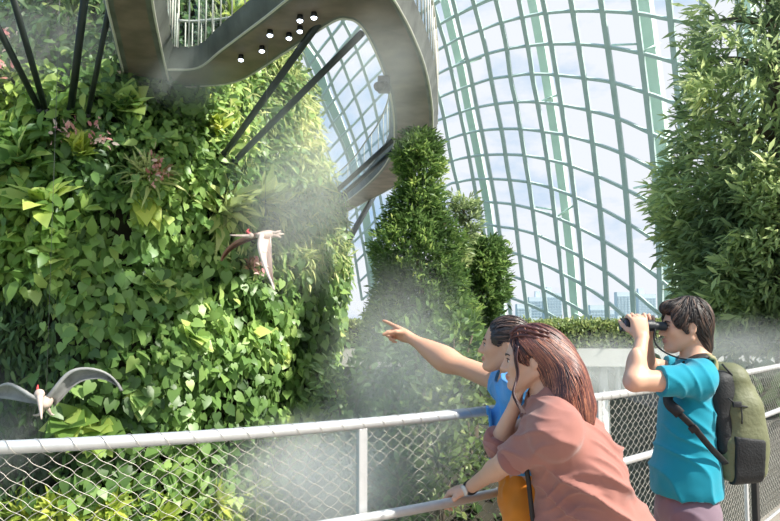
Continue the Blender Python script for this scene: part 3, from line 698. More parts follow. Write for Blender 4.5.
# ================================================================== WINGED REPTILES (hanging models)
M_wing = mat('wing_membrane', srgb(150, 150, 148), .6, 0, .2, 5, .3, 14)
M_wingpale = mat('pale_membrane', srgb(236, 216, 206), .6, 0, .08, 5, .2, 14)
M_wingbrown = mat('brown_membrane', srgb(150, 104, 84), .6, 0, .15, 5, .2, 14)
M_pbody = mat('reptile_skin', srgb(198, 178, 166), .6, 0, .15, 14, .3, 30)
M_crest = mat('red_crest', srgb(206, 84, 82), .5, 0, .15, 20)
M_cable = mat('thin_cable', srgb(120, 120, 120), .4, .5, .05)
def wing(mb, lead, trail, th=.022, n=18):
    L_ = catmull(lead, 6); T_ = catmull(trail, 6)
    q = np.linspace(0, 1, n); L_ = np.array([np.interp(q, np.linspace(0, 1, len(L_)), L_[:, i]) for i in range(3)]).T; T_ = np.array([np.interp(q, np.linspace(0, 1, len(T_)), T_[:, i]) for i in range(3)]).T
    m = 6; v = []
    for sgn in (1, -1):
        for i in range(n):
            for j in range(m):
                t = j / (m - 1); p = L_[i] * (1 - t) + T_[i] * t
                p = p + V(0, .12, .0) * sin(pi * t) + V(0, sgn * th * (.5 - .35 * t), 0); v.append(p)
    f = []
    K = n * m
    for i in range(n - 1):
        for j in range(m - 1):
            a = i * m + j; f.append((a, a + 1, a + m + 1, a + m)); f.append((K + a, K + a + m, K + a + m + 1, K + a + 1))
    for i in range(n - 1):
        a = i * m; f.append((a, a + m, K + a + m, K + a)); a = i * m + m - 1; f.append((a, K + a, K + a + m, a + m))
    for j in range(m - 1):
        a = j; f.append((a, K + a, K + a + 1, a + 1)); a = (n - 1) * m + j; f.append((a, a + 1, K + a + 1, K + a))
    mb.add(v, f)
    mb.tube(L_ - V(0, .02, 0), np.linspace(.045, .014, n), 8)
    for k in (5, 9, 13):  # stiffening fibres
        mb.tube([L_[k] - V(0, .02, 0), (L_[k] * .4 + T_[k] * .6) + V(0, .07, 0)], [.012, .004], 5)
def pterosaur(Y, bodypts, brad, head, beak, crest, wings, legs, label, anchor):
    Q = lambda l, dy=0: np.array([P(x, y, Y + dy + (z if len(r) else 0)) for x, y, *r in l for z in (r or [0])])
    o = empty('hanging_pterosaur_model', P(*bodypts[0][:2], Y), label=label, cat='flying reptile model', group='winged reptile models hanging in front of the mountain')
    b = MB(); bp = catmull(Q(bodypts), 5); b.tube(bp, np.interp(np.linspace(0, 1, len(bp)), np.linspace(0, 1, len(brad)), brad), 12)
    h = P(*head[:2], Y + head[2]); b.ball(h, head[3], 12, 10)
    bk = Q(beak); b.tube(catmull(bk, 4), np.linspace(head[3] * .7, .012, 4 * (len(bk) - 1) + 1), 8)
    for l in legs: q = catmull(Q(l), 4); b.tube(q, np.linspace(.04, .014, len(q)), 7)
    b.build('body', M_pbody, o)
    for (lead, trail, m) in wings:
        b = MB(); wing(b, Q(lead), Q(trail)); b.build('wing', m, o)
    b = MB(); c = Q(crest); q = catmull(c, 4); b.tube(q, np.linspace(.034, .01, len(q)), 8, flat=None); b.build('crest', M_crest, o)
    a = P(*anchor, Y); b = MB(); b.tube([a, V(a[0], a[1], 12.5)], .004, 5); b.build('suspension_cable', M_cable, o)
pterosaur(13.2, [(50, 398, .25), (46, 402, 0), (42, 405, -.2)], [.06, .10, .115, .07], (39.5, 394, -.3, .085), [(39.5, 396, -.36), (40.5, 407, -.5), (41.5, 419, -.62)], [(39, 393, -.3), (37.5, 389, -.25), (38, 385, -.18)],
    [([(47, 400, 0), (56, 388, -.05), (67, 375, 0), (78, 369.5, .05), (92, 369, .1), (106, 373, .2), (116, 381, .3), (121, 391, .4)], [(53, 408, .1), (62, 399, .1), (72, 388, .1), (82, 381.5, .1), (94, 379, .15), (105, 380, .22), (115, 385, .3), (121, 391, .4)], M_wing),
     ([(44, 400, 0), (33, 397, -.05), (24, 391, 0), (10, 384, .05), (-2, 387, .1), (-20, 393, .2), (-36, 402, .3)], [(38, 404, .1), (28, 403, .1), (18, 401, .1), (6, 399, .15), (-8, 398, .2), (-22, 399, .25), (-36, 402, .3)], M_wing)],
    [[(46, 404, 0), (49, 411, .05), (51, 414, .1), (54, 415, .1)], [(44, 405, 0), (43, 411, .1), (38, 415, .15), (33, 415, .15)]],
    'grey flying reptile model with spread wings and red crest hanging at lower left', (46, 400))
pterosaur(13.6, [(257, 235.5, -.1), (263, 235, 0), (269, 234.5, .1), (277, 234.2, .25), (284, 234, .35)], [.045, .075, .085, .05, .012], (251, 235.5, -.15, .05), [(251, 236, -.15), (241, 235.8, -.22), (230, 235.2, -.3)], [(250, 234, -.15), (247, 231.5, -.12), (249, 229, -.08)],
    [([(262, 235, -.1), (259.5, 245, -.18), (262, 258, -.2), (267, 272, -.2), (271.5, 282, -.2), (274, 290, -.2)], [(271, 236, .05), (271.5, 245, -.08), (272, 256, -.14), (272.5, 270, -.16), (273.5, 281, -.18), (274, 290, -.2)], M_wingpale),
     ([(258, 235, .12), (249, 237.5, .3), (239, 241, .4), (230, 247, .5), (224, 254, .55), (221, 261, .6)], [(262, 236.5, .15), (252, 240.5, .3), (241, 245, .4), (232, 250, .5), (226, 256, .55), (221, 261, .6)], M_wingbrown)],
    [[(272, 234, .1), (277, 232, .1), (281, 231, .15)], [(272, 235, .1), (277, 236, .1), (281, 237.5, .15)]],
    'pale flying reptile model with one wing hanging straight down before the ferns', (265, 234))

# ================================================================== RAILING
M_steel = mat('brushed_steel', srgb(206, 206, 206), .48, .6, .05, 30, .05, 120, stretch=(1, 1, 1))
M_wire = mat('steel_wire', srgb(190, 184, 174), .45, .4, .05)
M_dkpost = mat('dark_post', srgb(42, 40, 40), .5, .3, .1)
rail = empty('railing', (*rail_at(RS[-1] * .4)[0], 0), label='curved steel deck railing with diamond wire mesh between visitors and garden', cat='railing')
S_ = np.linspace(0, RS[-1], 150)
tp = np.column_stack([rail_at(S_), np.full(150, ZT)])
b = MB(); b.tube(tp, .021, 12); b.build('top_rail', M_steel, rail)
ZM = .885
mp_ = np.column_stack([rail_at(S_, .055), np.full(150, ZM)])
b = MB(); b.tube(mp_, .019, 12); b.build('handrail', M_steel, rail)
b = MB(); b.tube(np.column_stack([rail_at(S_, 0), np.full(150, .07)]), .012, 8); b.build('bottom_rail', M_steel, rail)
post_s = [rail_s_for_px(x) for x in (-70, 362, 598, 742, 905)]
for k, s in enumerate(post_s):
    x, y = rail_at(s)[0]
    dx, dy = rail_at(s + .02)[0] - rail_at(s - .02)[0]; a = math.atan2(dy, dx); R = np.array([[cos(a), -sin(a), 0], [sin(a), cos(a), 0], [0, 0, 1]])
    b = MB(); b.box((x, y, ZT / 2 - .005), (.019, .012, ZT / 2 - .01), R, .004); o = b.build('post', M_steel, rail, False)
    b = MB(); b.box((x, y, .006), (.06, .05, .006), R, .003); b.build('base_plate', M_steel, o, False)
    q = rail_at(s, .055)[0]; b = MB(); b.tube([(x, y, ZM - .05), (q[0], q[1], ZM - .04), (q[0], q[1], ZM - .015)], .008, 6); b.build('bracket', M_steel, o)
    if k == 3:
        q = rail_at(s + .16, .02)[0]; b = MB(); b.box((q[0], q[1], .46), (.035, .02, .45), R, .005); b.build('dark_post', M_dkpost, rail, False, label='short dark post')
# wire lashing around the top pipe
hl = np.linspace(0, RS[-1], 5200); ph = hl / .09 * 2 * pi; c = rail_at(hl)
t_ = np.gradient(c, axis=0); t_ /= np.linalg.norm(t_, axis=1)[:, None]
hx = np.column_stack([c[:, 0] - t_[:, 1] * .0225 * np.cos(ph), c[:, 1] + t_[:, 0] * .0225 * np.cos(ph), ZT + .0225 * np.sin(ph)])
b = MB(); b.tube(hx, .0010, 4); b.build('lashing_wire', M_wire, rail)
CW, CH = .064, .0445   # diamond width and height
z0, z1 = .08, ZT - .02
def mesh_panel(sa, sb):
    b = MB(); vs = []; fs = []; n0 = 0
    for fam in (1, -1):
        k = -int((z1 - z0) / CH) - 2
        nl = int((sb - sa) / CW) + int((z1 - z0) / CH) + 6
        for i in range(nl):
            # wire: s = s0 + fam * (z1 - z) * CW / CH
            zz = np.arange(z1, z0, -CH / 8); s0 = sa + (i * CW if fam < 0 else (i + k) * CW)
            s = s0 + fam * (z1 - zz) * CW / CH
            s = s + .005 * np.sin((z1 - zz) / CH * 2 * pi * 1.0) * fam
            ok = (s > sa) & (s < sb)
            if ok.sum() < 3: continue
            s, z = s[ok], zz[ok]; c = rail_at(s, fam * .0012); p = np.column_stack([c, z]); m = len(p); r = .00105
            t = rail_at(s + .01)[:, :2] - rail_at(s - .01)[:, :2]; t /= np.linalg.norm(t, axis=1)[:, None]
            nr = np.column_stack([-t[:, 1], t[:, 0], np.zeros(m)]); al = unit(np.gradient(p, axis=0)); sd = np.cross(al, nr)
            v = np.stack([p + nr * r, p - nr * r * .5 + sd * r * .87, p - nr * r * .5 - sd * r * .87], 1).reshape(-1, 3)
            q = np.arange(m - 1)[:, None] * 3
            f = np.concatenate([q + np.array([[j, (j + 1) % 3, 3 + (j + 1) % 3, 3 + j]]) for j in range(3)])
            vs.append(v); fs.append(f + n0); n0 += len(v)
    return mesh_obj('mesh_panel', np.concatenate(vs), np.concatenate(fs), M_wire, rail)
ends = [0.0] + post_s[1:] + [RS[-1]]
for a_, b_ in zip(ends[:-1], ends[1:]):
    if b_ - a_ > .1: mesh_panel(a_ + .015, b_ - .015)
# ================================================================== PEOPLE (distance-field bodies)
def smin(a, b, k):
    if k <= 0: return np.minimum(a, b)
    h = np.maximum(k - np.abs(a - b), 0) / k
    return np.minimum(a, b) - h * h * k * .25
def smax(a, b, k): return -smin(-a, -b, k)
def d_cone(a, b, ra, rb):
    a = np.asarray(a, float); b = np.asarray(b, float); ab = b - a; L2 = ab @ ab + 1e-12
    def f(p):
        t = np.clip(((p - a) @ ab) / L2, 0, 1)
        return np.linalg.norm(p - a - t[:, None] * ab, axis=1) - (ra + (rb - ra) * t)
    return f
def d_ell(c, r, R=None):
    c = np.asarray(c, float); r = np.asarray(r, float)
    def f(p):
        q = p - c
        if R is not None: q = q @ R          # columns of R = local axes
        k0 = np.linalg.norm(q / r, axis=1); k1 = np.linalg.norm(q / (r * r), axis=1) + 1e-9
        return np.where(k0 < 1e-6, -r.min(), k0 * (k0 - 1) / k1)
    return f
def d_box(c, h, R=None, rad=.02):
    c = np.asarray(c, float); h = np.asarray(h, float) - rad
    def f(p):
        q = p - c
        if R is not None: q = q @ R
        q = np.abs(q) - h
        return np.linalg.norm(np.maximum(q, 0), axis=1) + np.minimum(q.max(1), 0) - rad
    return f
def d_plane(c, n):
    c = np.asarray(c, float); n = np.asarray(n, float) / np.linalg.norm(n)
    return lambda p: (p - c) @ n
def union(prims):
    """prims: list of (fn, k) blended in order; k<0 : smooth subtraction"""
    def f(p):
        d = prims[0][0](p)
        for g, k in prims[1:]:
            d = smin(d, g(p), k) if k >= 0 else smax(d, -g(p), -k)
        return d
    return f
def sdf_mesh(fn, lo, hi, h, B=8):
    lo = np.asarray(lo, float); hi = np.asarray(hi, float)
    nb = np.maximum(1, np.ceil((hi - lo) / (h * B)).astype(int)); n = nb * B
    ci = np.stack(np.meshgrid(*[np.arange(k) for k in nb], indexing='ij'), -1).reshape(-1, 3)
    cd = fn(lo + (ci * B + (B - 1) / 2) * h)
    act = np.abs(cd) < h * B * 1.35
    vol = np.where(cd < 0, -1.0, 1.0)
    A = np.empty((len(ci), B, B, B), np.float32); A[:] = vol[:, None, None, None]
    loc = np.stack(np.meshgrid(*[np.arange(B)] * 3, indexing='ij'), -1).reshape(-1, 3)
    ia = np.where(act)[0]
    for s in range(0, len(ia), 600):
        j = ia[s:s + 600]; pts = (lo + (ci[j][:, None, :] * B + loc[None]) * h).reshape(-1, 3)
        A[j] = fn(pts).reshape(-1, B, B, B)
    D = A.reshape(nb[0], nb[1], nb[2], B, B, B).transpose(0, 3, 1, 4, 2, 5).reshape(n)
    ins = D < 0
    c8 = [ins[a:n[0] - 1 + a, b:n[1] - 1 + b, c:n[2] - 1 + c] for a in (0, 1) for b in (0, 1) for c in (0, 1)]
    anyc = c8[0].copy(); allc = c8[0].copy()
    for q in c8[1:]: anyc |= q; allc &= q
    cells = np.argwhere(anyc & ~allc)
    idx = -np.ones(n - 1, np.int64); idx[tuple(cells.T)] = np.arange(len(cells))
    offs = np.array([(a, b, c) for a in (0, 1) for b in (0, 1) for c in (0, 1)])
    val = np.stack([D[tuple((cells + o).T)] for o in offs], 1).astype(float)
    acc = np.zeros((len(cells), 3)); cnt = np.zeros(len(cells))
    for i in range(8):
        for j in range(i + 1, 8):
            if np.abs(offs[i] - offs[j]).sum() != 1: continue
            a, b = val[:, i], val[:, j]; m = (a < 0) != (b < 0)
            t = np.where(m, a / np.where(m, a - b, 1), 0)
            acc[m] += (offs[i] + t[:, None] * (offs[j] - offs[i]))[m]; cnt[m] += 1
    verts = lo + (cells + acc / cnt[:, None]) * h
    faces = []
    for ax in range(3):
        e = np.zeros(3, int); e[ax] = 1; u = np.roll(e, 1); w = np.roll(e, 2)
        sl0 = [slice(1, -1)] * 3; sl1 = [slice(1, -1)] * 3; sl0[ax] = slice(0, -1); sl1[ax] = slice(1, None)
        a = ins[tuple(sl0)]; b = ins[tuple(sl1)]; m = np.argwhere(a != b); base = m + 1; base[:, ax] -= 1
        fl = a[tuple(m.T)]
        q = np.stack([idx[tuple((base - u - w).T)], idx[tuple((base - w).T)], idx[tuple(base.T)], idx[tuple((base - u).T)]], 1)
        q[~fl] = q[~fl][:, ::-1]; faces.append(q)
    faces = np.concatenate(faces); faces = faces[(faces >= 0).all(1)]
    # gentle smoothing
    for _ in range(1):
        s = np.zeros_like(verts); c = np.zeros(len(verts))
        for a in range(4):
            i, j = faces[:, a], faces[:, (a + 1) % 4]
            np.add.at(s, i, verts[j]); np.add.at(c, i, 1); np.add.at(s, j, verts[i]); np.add.at(c, j, 1)
        verts = verts * .5 + .5 * s / np.maximum(c, 1)[:, None]
    return verts, faces
def grad(fn, p, e=2e-3):
    g = np.stack([fn(p + V(*[e if i == k else 0 for i in range(3)])) - fn(p - V(*[e if i == k else 0 for i in range(3)])) for k in range(3)], 1); return unit(g)
def sdf_obj(name, fn, lo, hi, h, m, parent, disp=None, **kw):
    v, f = sdf_mesh(fn, lo, hi, h)
    if disp is not None:
        n = grad(fn, v); v = v + n * disp(v)[:, None]
    return mesh_obj(name, v, f, m, parent, True, **kw)
def frame(fwd, up=(0, 0, 1)):
    x = unit(np.asarray(fwd, float)); y = unit(np.cross(up, x)); z = np.cross(x, y); return np.stack([x, y, z], 1)   # columns fwd,left,up
def lerp(a, b, t): return a + (b - a) * t

def skin_mat(name, col, lip):
    m, nt, out = newmat(name); N = nt.nodes.new; L = nt.links.new
    b = N('ShaderNodeBsdfPrincipled'); b.inputs['Roughness'].default_value = .5; b.inputs['Subsurface Weight'].default_value = .12; b.inputs['Subsurface Radius'].default_value = (.012, .005, .003); b.inputs['Subsurface Scale'].default_value = .6
    at = N('ShaderNodeAttribute'); at.attribute_name = 'rnd'
    mx = N('ShaderNodeMix'); mx.data_type = 'RGBA'; mx.inputs[6].default_value = (*col, 1); mx.inputs[7].default_value = (*lip, 1); L(at.outputs['Fac'], mx.inputs[0])
    L(mx.outputs[2], b.inputs['Base Color']); L(b.outputs[0], out.inputs[0]); return m

def head_prims(c, R, s=1.0):
    W = lambda x, y, z: c + R @ (V(x, y, z) * s)
    E = lambda x, y, z, a, b, d: d_ell(W(x, y, z), V(a, b, d) * s, R)
    C = lambda a, b, ra, rb: d_cone(W(*a), W(*b), ra * s, rb * s)
    pr = [(E(-.014, 0, .035, .096, .075, .086), 0), (E(.034, 0, -.03, .056, .058, .078), .03)]
    for y in (-1, 1):
        pr += [(C((-.012, y * .052, -.05), (.058, y * .014, -.098), .022, .017), .03), (C((.076, y * .012, .022), (.064, y * .042, .018), .010, .010), .018),
               (E(.056, y * .040, -.022, .026, .024, .024), .02)]
    pr += [(E(.074, 0, -.098, .020, .022, .017), .02),                      # chin
           (C((.086, 0, .012), (.108, 0, -.030), .0075, .0105), .014)]        # nose
    for y in (-1, 1): pr.append((E(.096, y * .0115, -.034, .011, .008, .008), .008))
    for y in (-1, 1): pr.append((E(.098, y * .031, .002, .020, .017, .012), -.012))   # eye sockets
    for y in (-1, 1):
        pr.append((E(.0735, y * .031, -.001, .0125, .0145, .0125), .003))
        pr.append((C((.084, y * .020, .0085), (.078, y * .044, .006), .004, .0035), .005))   # upper lid
    pr += [(E(.090, 0, -.0585, .011, .021, .0065), .006), (E(.088, 0, -.070, .011, .018, .0075), .005), (C((.1045, -.018, -.0645), (.1045, .018, -.0645), .0035, .0035), -.004)]
    for y in (-1, 1):                                                          # ears
        pr += [(d_ell(W(-.012, y * .076, -.006), V(.019, .0085, .032) * s, R @ frame((1, y * -.35, .15))), .006), (E(-.008, y * .086, -.004, .010, .006, .017), -.005)]
    return pr, W
def lips_mask(v, c, R, s):
    q = ((v - c) @ R) / s; d = ((q - V(.096, 0, -.0645)) / V(.02, .021, .0125)); return np.clip((1.15 - np.linalg.norm(d, axis=1)) * 4, 0, 1) * .85

def hand_prims(w, d, n, side, curls, spread=.06, thumb=(.55, .75, .25), tcurl=.3, s=1.0, k=.012):
    """w wrist, d towards fingers, n out of the palm, side = +1/-1 for thumb direction along cross(d,n)"""
    d = unit(np.asarray(d, float)); n = np.asarray(n, float); n = unit(n - d * (n @ d)); t = np.cross(d, n) * side
    pr = []
    offs = [.030, .0105, -.0095, -.0275]; kn = [w + (d * (.090 - abs(o - .008) * .25) + t * o) * s for o in offs]
    for o, q in zip(offs, kn): pr.append((d_cone(w + (d * .012 + t * o * .55) * s, q, .0165 * s, .0115 * s), .016 * s))
    pr.append((d_ell(w + (d * .048 + n * .004) * s, V(.045, .036, .0155) * s, np.stack([d, t, n], 1)), .014 * s))
    lens = [(.041, .025, .021), (.045, .028, .022), (.041, .026, .021), (.032, .020, .018)]
    for i in range(4):
        a = 0; p = kn[i]; r = (.0098 if i < 3 else .0085) * s
        f0 = unit(d + t * spread * (1.5 - i))
        for j in range(3):
            a += curls[i][j]; dr = f0 * cos(a) + n * sin(a); q = p + dr * lens[i][j] * s
            pr.append((d_cone(p, q, r, r * .9), .004 * s)); p = q; r *= .9
    p = w + (d * .022 + t * .022 + n * .006) * s; dr = unit(d * thumb[0] + t * thumb[1] + n * thumb[2])
    for j, (l, r) in enumerate(((.044, .0125), (.033, .0108), (.027, .0096))):
        q = p + dr * l * s; pr.append((d_cone(p, q, r * s, r * .9 * s), (.014 if j == 0 else .005) * s)); p = q
        dr = unit(dr * cos(tcurl) + unit(d * .6 - t * .5 + n * .6) * sin(tcurl))
    return pr
REL = [(.25, .3, .2)] * 4

def strand_tubes(fn, starts, flow, steps, step, r0, lift=.003, n=4, wob=.25, seed=1):
    """thin hair locks that run along the surface of fn"""
    m = len(starts); p = starts.copy(); pts = [p.copy()]; rg = np.random.default_rng(seed); ax = unit(rg.normal(0, 1, (m, 3))) * wob
    for k in range(steps):
        g = grad(fn, p); d = flow(p) + ax * sin(k * .9); d = unit(d - g * np.einsum('ij,ij->i', d, g)[:, None])
        p = p + d * step; p = p - grad(fn, p) * (fn(p) - lift)[:, None]; pts.append(p.copy())
    Q = np.stack(pts, 1); mb = MB(); S = steps + 1
    t = np.gradient(Q, axis=1); t = unit(t); up = unit(grad(fn, Q.reshape(-1, 3))).reshape(Q.shape); u = unit(np.cross(t, up)); w = np.cross(u, t)
    prof = r0 * np.sin(np.linspace(.25, pi - .12, S)) ** .6
    a = np.arange(n) * 2 * pi / n
    v = Q[:, :, None, :] + prof[None, :, None, None] * (np.cos(a)[None, None, :, None] * u[:, :, None, :] + .6 * np.sin(a)[None, None, :, None] * w[:, :, None, :])
    v = v.reshape(m, -1, 3)
    f = []
    for i in range(S - 1):
        for j in range(n): f.append((i * n + j, i * n + (j + 1) % n, (i + 1) * n + (j + 1) % n, (i + 1) * n + j))
    f = np.array(f); F_ = (f[None] + (np.arange(m) * S * n)[:, None, None]).reshape(-1, 4)
    return v.reshape(-1, 3), F_
def hair_obj(name, fn, lo, hi, h, m, parent, flow, nstr, steps, step, r0, keep=None, seed=1, disp=.004, wob=.25, lift=.003):
    v, f = sdf_mesh(fn, lo, hi, h); g = grad(fn, v); rg = np.random.default_rng(seed)
    fl = unit(flow(v)); sdv = np.cross(fl, g)
    v2 = v + g * (disp * np.sin(np.einsum('ij,ij->i', v, unit(sdv)) * 320 + 3 * vnoise(v * 14, seed)))[:, None]
    i = rg.choice(len(v), nstr); st = v[i]
    if keep is not None: st = st[keep(st)]
    sv, sf = strand_tubes(fn, st, flow, steps, step, r0, lift=lift, seed=seed, wob=wob)
    rnd = np.concatenate([np.full(len(v2), .35) + .25 * vnoise(np.stack([v2 @ V(40, 31, 0), v2[:, 2] * 4, v2[:, 1] * 30], 1), 5), np.repeat(rg.random(len(st)), len(sv) // max(1, len(st)))])
    return mesh_obj(name, np.concatenate([v2, sv]), np.concatenate([f, sf + len(v2)]), m, parent, True, rnd=rnd)
def hair_mat(name, stops, rough=.38):
    m, nt, out = newmat(name); N = nt.nodes.new; L = nt.links.new
    at = N('ShaderNodeAttribute'); at.attribute_name = 'rnd'; rp = N('ShaderNodeValToRGB'); els = rp.color_ramp.elements
    for i, (p, c) in enumerate(stops):
        e = els[i] if i < 2 else els.new(p); e.position = p; e.color = (*c, 1)
    b = N('ShaderNodeBsdfPrincipled'); b.inputs['Roughness'].default_value = rough; b.inputs['Specular IOR Level'].default_value = .6
    L(at.outputs['Fac'], rp.inputs[0]); L(rp.outputs[0], b.inputs['Base Color']); L(b.outputs[0], out.inputs[0]); return m
def cloth(name, col, rough=.8, vary=.05): return mat(name, col, rough, 0, vary, 6, .15, 900, sheen=.2, spec=.25)
M_eye = mat('eye_white', srgb(206, 198, 192), .2, 0, .02); M_iris = mat('dark_iris', srgb(40, 26, 20), .15, 0, .05); M_brow = mat('brow_hair', srgb(46, 32, 28), .6, 0, .1)
def face_bits(o, c, R, s=1.0):
    W = lambda x, y, z: c + R @ (V(x, y, z) * s)
    for y in (-1, 1):
        b = MB(); b.ball(W(.0765, y * .031, -.0015), V(.0112, .0125, .0078) * s, 14, 10, R); e = b.build('eye', M_eye, o)
        b = MB(); b.ball(W(.0855, y * .0305, -.0015), V(.0035, .0065, .0065) * s, 12, 8, R); b.build('iris', M_iris, e)
        b = MB(); q = catmull([W(.0905, y * .013, .0205), W(.0895, y * .028, .026), W(.079, y * .047, .0205)], 4); b.tube(q, np.linspace(.0036, .0018, len(q)) * s, 6); b.build('eyebrow', M_brow, o)
        b = MB(); q = catmull([W(.0865, y * .019, .0065), W(.0885, y * .032, .0085), W(.0795, y * .0465, .003)], 4); b.tube(q, np.array([.001, .0017, .002, .0022, .0022, .0022, .002, .0018, .0014][:len(q)]) * s, 5); b.build('eyelash', M_brow, o)

def folds(amp, freq, dirv, seed, base=.6):
    dirv = unit(np.asarray(dirv, float))
    def f(v):
        q = v + .06 * np.stack([vnoise(v * 6, seed), vnoise(v * 6, seed + 1), vnoise(v * 6, seed + 2)], 1)
        a = np.einsum('ij,j->i', q, dirv) * freq; m = np.clip(.5 + vnoise(v * 5, seed + 5), 0, 1)
        return amp * 1.5 * ((1 - np.abs(np.sin(a))) ** 2.2 - .25) * m + amp * .5 * fbm(v * 11, 2, seed + 9)
    return f

# ---------------------------------------------------------------- generic lower body / limbs
def leg_prims(hip, knee, ank, r=(.085, .056, .038)):
    return [(d_cone(hip, knee, r[0], r[1]), .03), (d_ell(lerp(knee, ank, .28) + V(0, .0, 0), (.052, .052, .11)), .03), (d_cone(knee, ank, r[1] * .93, r[2]), .03)]
def foot_prims(ank, fd):
    h = V(ank[0], ank[1], .045); R = frame(fd); t = h + R[:, 0] * .15
    return [(d_cone(V(ank[0], ank[1], .09), h - R[:, 0] * .02, .038, .036), .02), (d_cone(h - R[:, 0] * .03, V(t[0], t[1], .034), .038, .032), .02)]
def shoe(parent, ank, fd, m, msole):
    R = frame(fd); h = V(ank[0], ank[1], .052); t = h + R[:, 0] * .155
    fn = union([(d_cone(h - R[:, 0] * .035, V(t[0], t[1], .045), .047, .042), 0), (d_cone(V(ank[0], ank[1], .11), h, .047, .045), .02), (d_plane((0, 0, .022), (0, 0, -1)), -.0)])
    fn2 = lambda p: np.maximum(fn(p), .02 - p[:, 2])
    o = sdf_obj('shoe', fn2, h - .22, h + .26, .008, m, parent)
    b = MB(); c = lerp(h, t, .42); b.box((c[0], c[1], .0125), (.14, .044, .0115), R, .006); b.build('sole', msole, o)

def bounds(pts, pad=.2):
    pts = np.array(pts); return pts.min(0) - pad, pts.max(0) + pad

# ================================================================== MAN WITH BINOCULARS
def build_man():
    Y0 = 3.35
    hc = P(684, 326.5, Y0); HR = frame((-1, .03, -.01)); hs = .95
    nb = P(697, 363, Y0); sL = P(701, 381, Y0 - .155); sR = P(694, 376, Y0 + .165)
    eL = P(634, 381, Y0 - .20); wL = P(642, 339, Y0 - .085)
    eR = P(647, 366, Y0 + .2); wR = P(646, 338, Y0 + .075)
    ch = P(686, 415, Y0); pv = P(687, 505, Y0)
    TR = frame((-1, 0, 0)); spine = unit(lerp(nb, ch, .3) - pv); BR = np.stack([unit(np.cross(spine, V(0, 1, 0)) * -1), V(0, -1, 0), spine], 1)
    hipL = pv + V(0, -.09, -.05); hipR = pv + V(0, .09, -.05)
    anL = V(pv[0] + .03, hipL[1] - .04, .08); anR = V(pv[0] - .06, hipR[1] + .04, .08)
    knL = lerp(hipL, anL, .5) + V(-.02, 0, 0.02); knR = lerp(hipR, anR, .5) + V(-.02, 0, 0.02)
    o = empty('person', V(pv[0], pv[1], 0), label='man in teal t-shirt looking through binoculars, wearing an olive backpack', cat='person')
    torso = lambda g: [(d_ell(ch + V(0, 0, -.0), V(.098, .152, .19) + g, BR), 0), (d_ell(lerp(ch, pv, .55), V(.098, .14, .16) + g, BR), .08), (d_ell(pv + V(.01, 0, 0), V(.112, .15, .12) + g, BR), .06),
                       (d_cone(sL + V(0, .03, 0), sR - V(0, .03, 0), .055 + g * .7, .055 + g * .7), .05), (d_cone(nb + V(0, .02, -.03), lerp(sL, nb, .35), .06 + g * .6, .058 + g), .05), (d_cone(nb, lerp(sR, nb, .35), .06 + g * .6, .058 + g), .05)]
    hp, W = head_prims(hc, HR, hs)
    arms = [(d_cone(sL, eL, .051, .041), .03), (d_ell(lerp(eL, wL, .3), (.040, .040, .085)), .03), (d_cone(eL, wL, .041, .027), .02),
            (d_cone(sR, eR, .051, .041), .03), (d_cone(eR, wR, .043, .027), .02)]
    cu = [(.9, .9, .5), (.95, .9, .5), (.95, .9, .5), (.9, .85, .5)]
    hl = hand_prims(wL, (-.08, .18, 1), (-.12, 1, -.1), +1, cu, .05, (.6, .5, .5), .35, .98)
    hr = hand_prims(wR, (-.08, -.18, 1), (-.12, -1, -.1), -1, cu, .05, (.6, .5, .5), .35, .98)
    pr = torso(0) + [(d_cone(nb, hc + HR @ V(-.03, 0, -.05), .059, .054), .035)]
    legs = leg_prims(hipL, knL, anL) + leg_prims(hipR, knR, anR) + foot_prims(anL, (-1, -.1, 0)) + foot_prims(anR, (-1, .1, 0))
    headu = union(hp)
    base = union(pr + arms + legs); hands = union([hl[0]] + hl[1:]); hands2 = union([hr[0]] + hr[1:])
    fn = lambda p: smin(smin(base(p), headu(p), .012), smin(hands(p), hands2(p), .002), .012)
    lo, hi = bounds([hc, anL, anR, eL, eR, wL + V(0, 0, .12), nb], .17); lo[2] = 0.0
    sk = skin_mat('man_skin', srgb(210, 164, 138), srgb(180, 120, 108))
    v, f = sdf_mesh(fn, lo, hi, .0042); mesh_obj('body', v, f, sk, o, True, rnd=lips_mask(v, hc, HR, hs))
    face_bits(o, hc, HR, hs)
    # hair
    WE = lambda x, y, z, a, b, d: d_ell(W(x, y, z), V(a, b, d) * hs, HR)
    hair = union([(WE(-.022, 0, .046, .104, .090, .094), 0), (WE(-.072, 0, -.02, .046, .068, .078), .05), (WE(-.085, 0, -.09, .034, .05, .052), .03), (WE(.058, 0, .085, .045, .066, .034), .02),
                  (WE(.03, .066, .035, .045, .02, .042), .02), (WE(.03, -.066, .035, .045, .02, .042), .02), (WE(.012, .074, .0, .013, .01, .03), .015), (WE(.012, -.074, .0, .013, .01, .03), .015),
                  (WE(.098, 0, -.015, .058, .085, .078), -.012), (WE(-.006, .088, -.012, .022, .02, .034), -.008), (WE(-.006, -.088, -.012, .022, .02, .034), -.008), (WE(.035, 0, -.10, .07, .1, .075), -.02)])
    crown = W(-.05, 0, .13)
    def flow(p):
        q = (p - crown); q = q / (np.linalg.norm(q, axis=1)[:, None] + 1e-6); loc = (p - hc) @ HR
        fw = np.clip(loc[:, 0:1] / .06, -1, 1); return q + V(0, 0, -.75) + fw * HR[:, 0] * .9 + np.sign(loc[:, 1:2]) * HR[:, 1] * .25
    M_h = hair_mat('man_hair', [(0, srgb(24, 18, 17)), (.6, srgb(48, 35, 30)), (1, srgb(104, 78, 64))], .55)
    lo, hi = bounds([hc], .17); hair_obj('hair', hair, lo, hi, .005, M_h, o, flow, 620, 8, .0075, .0032, seed=4, disp=.003)
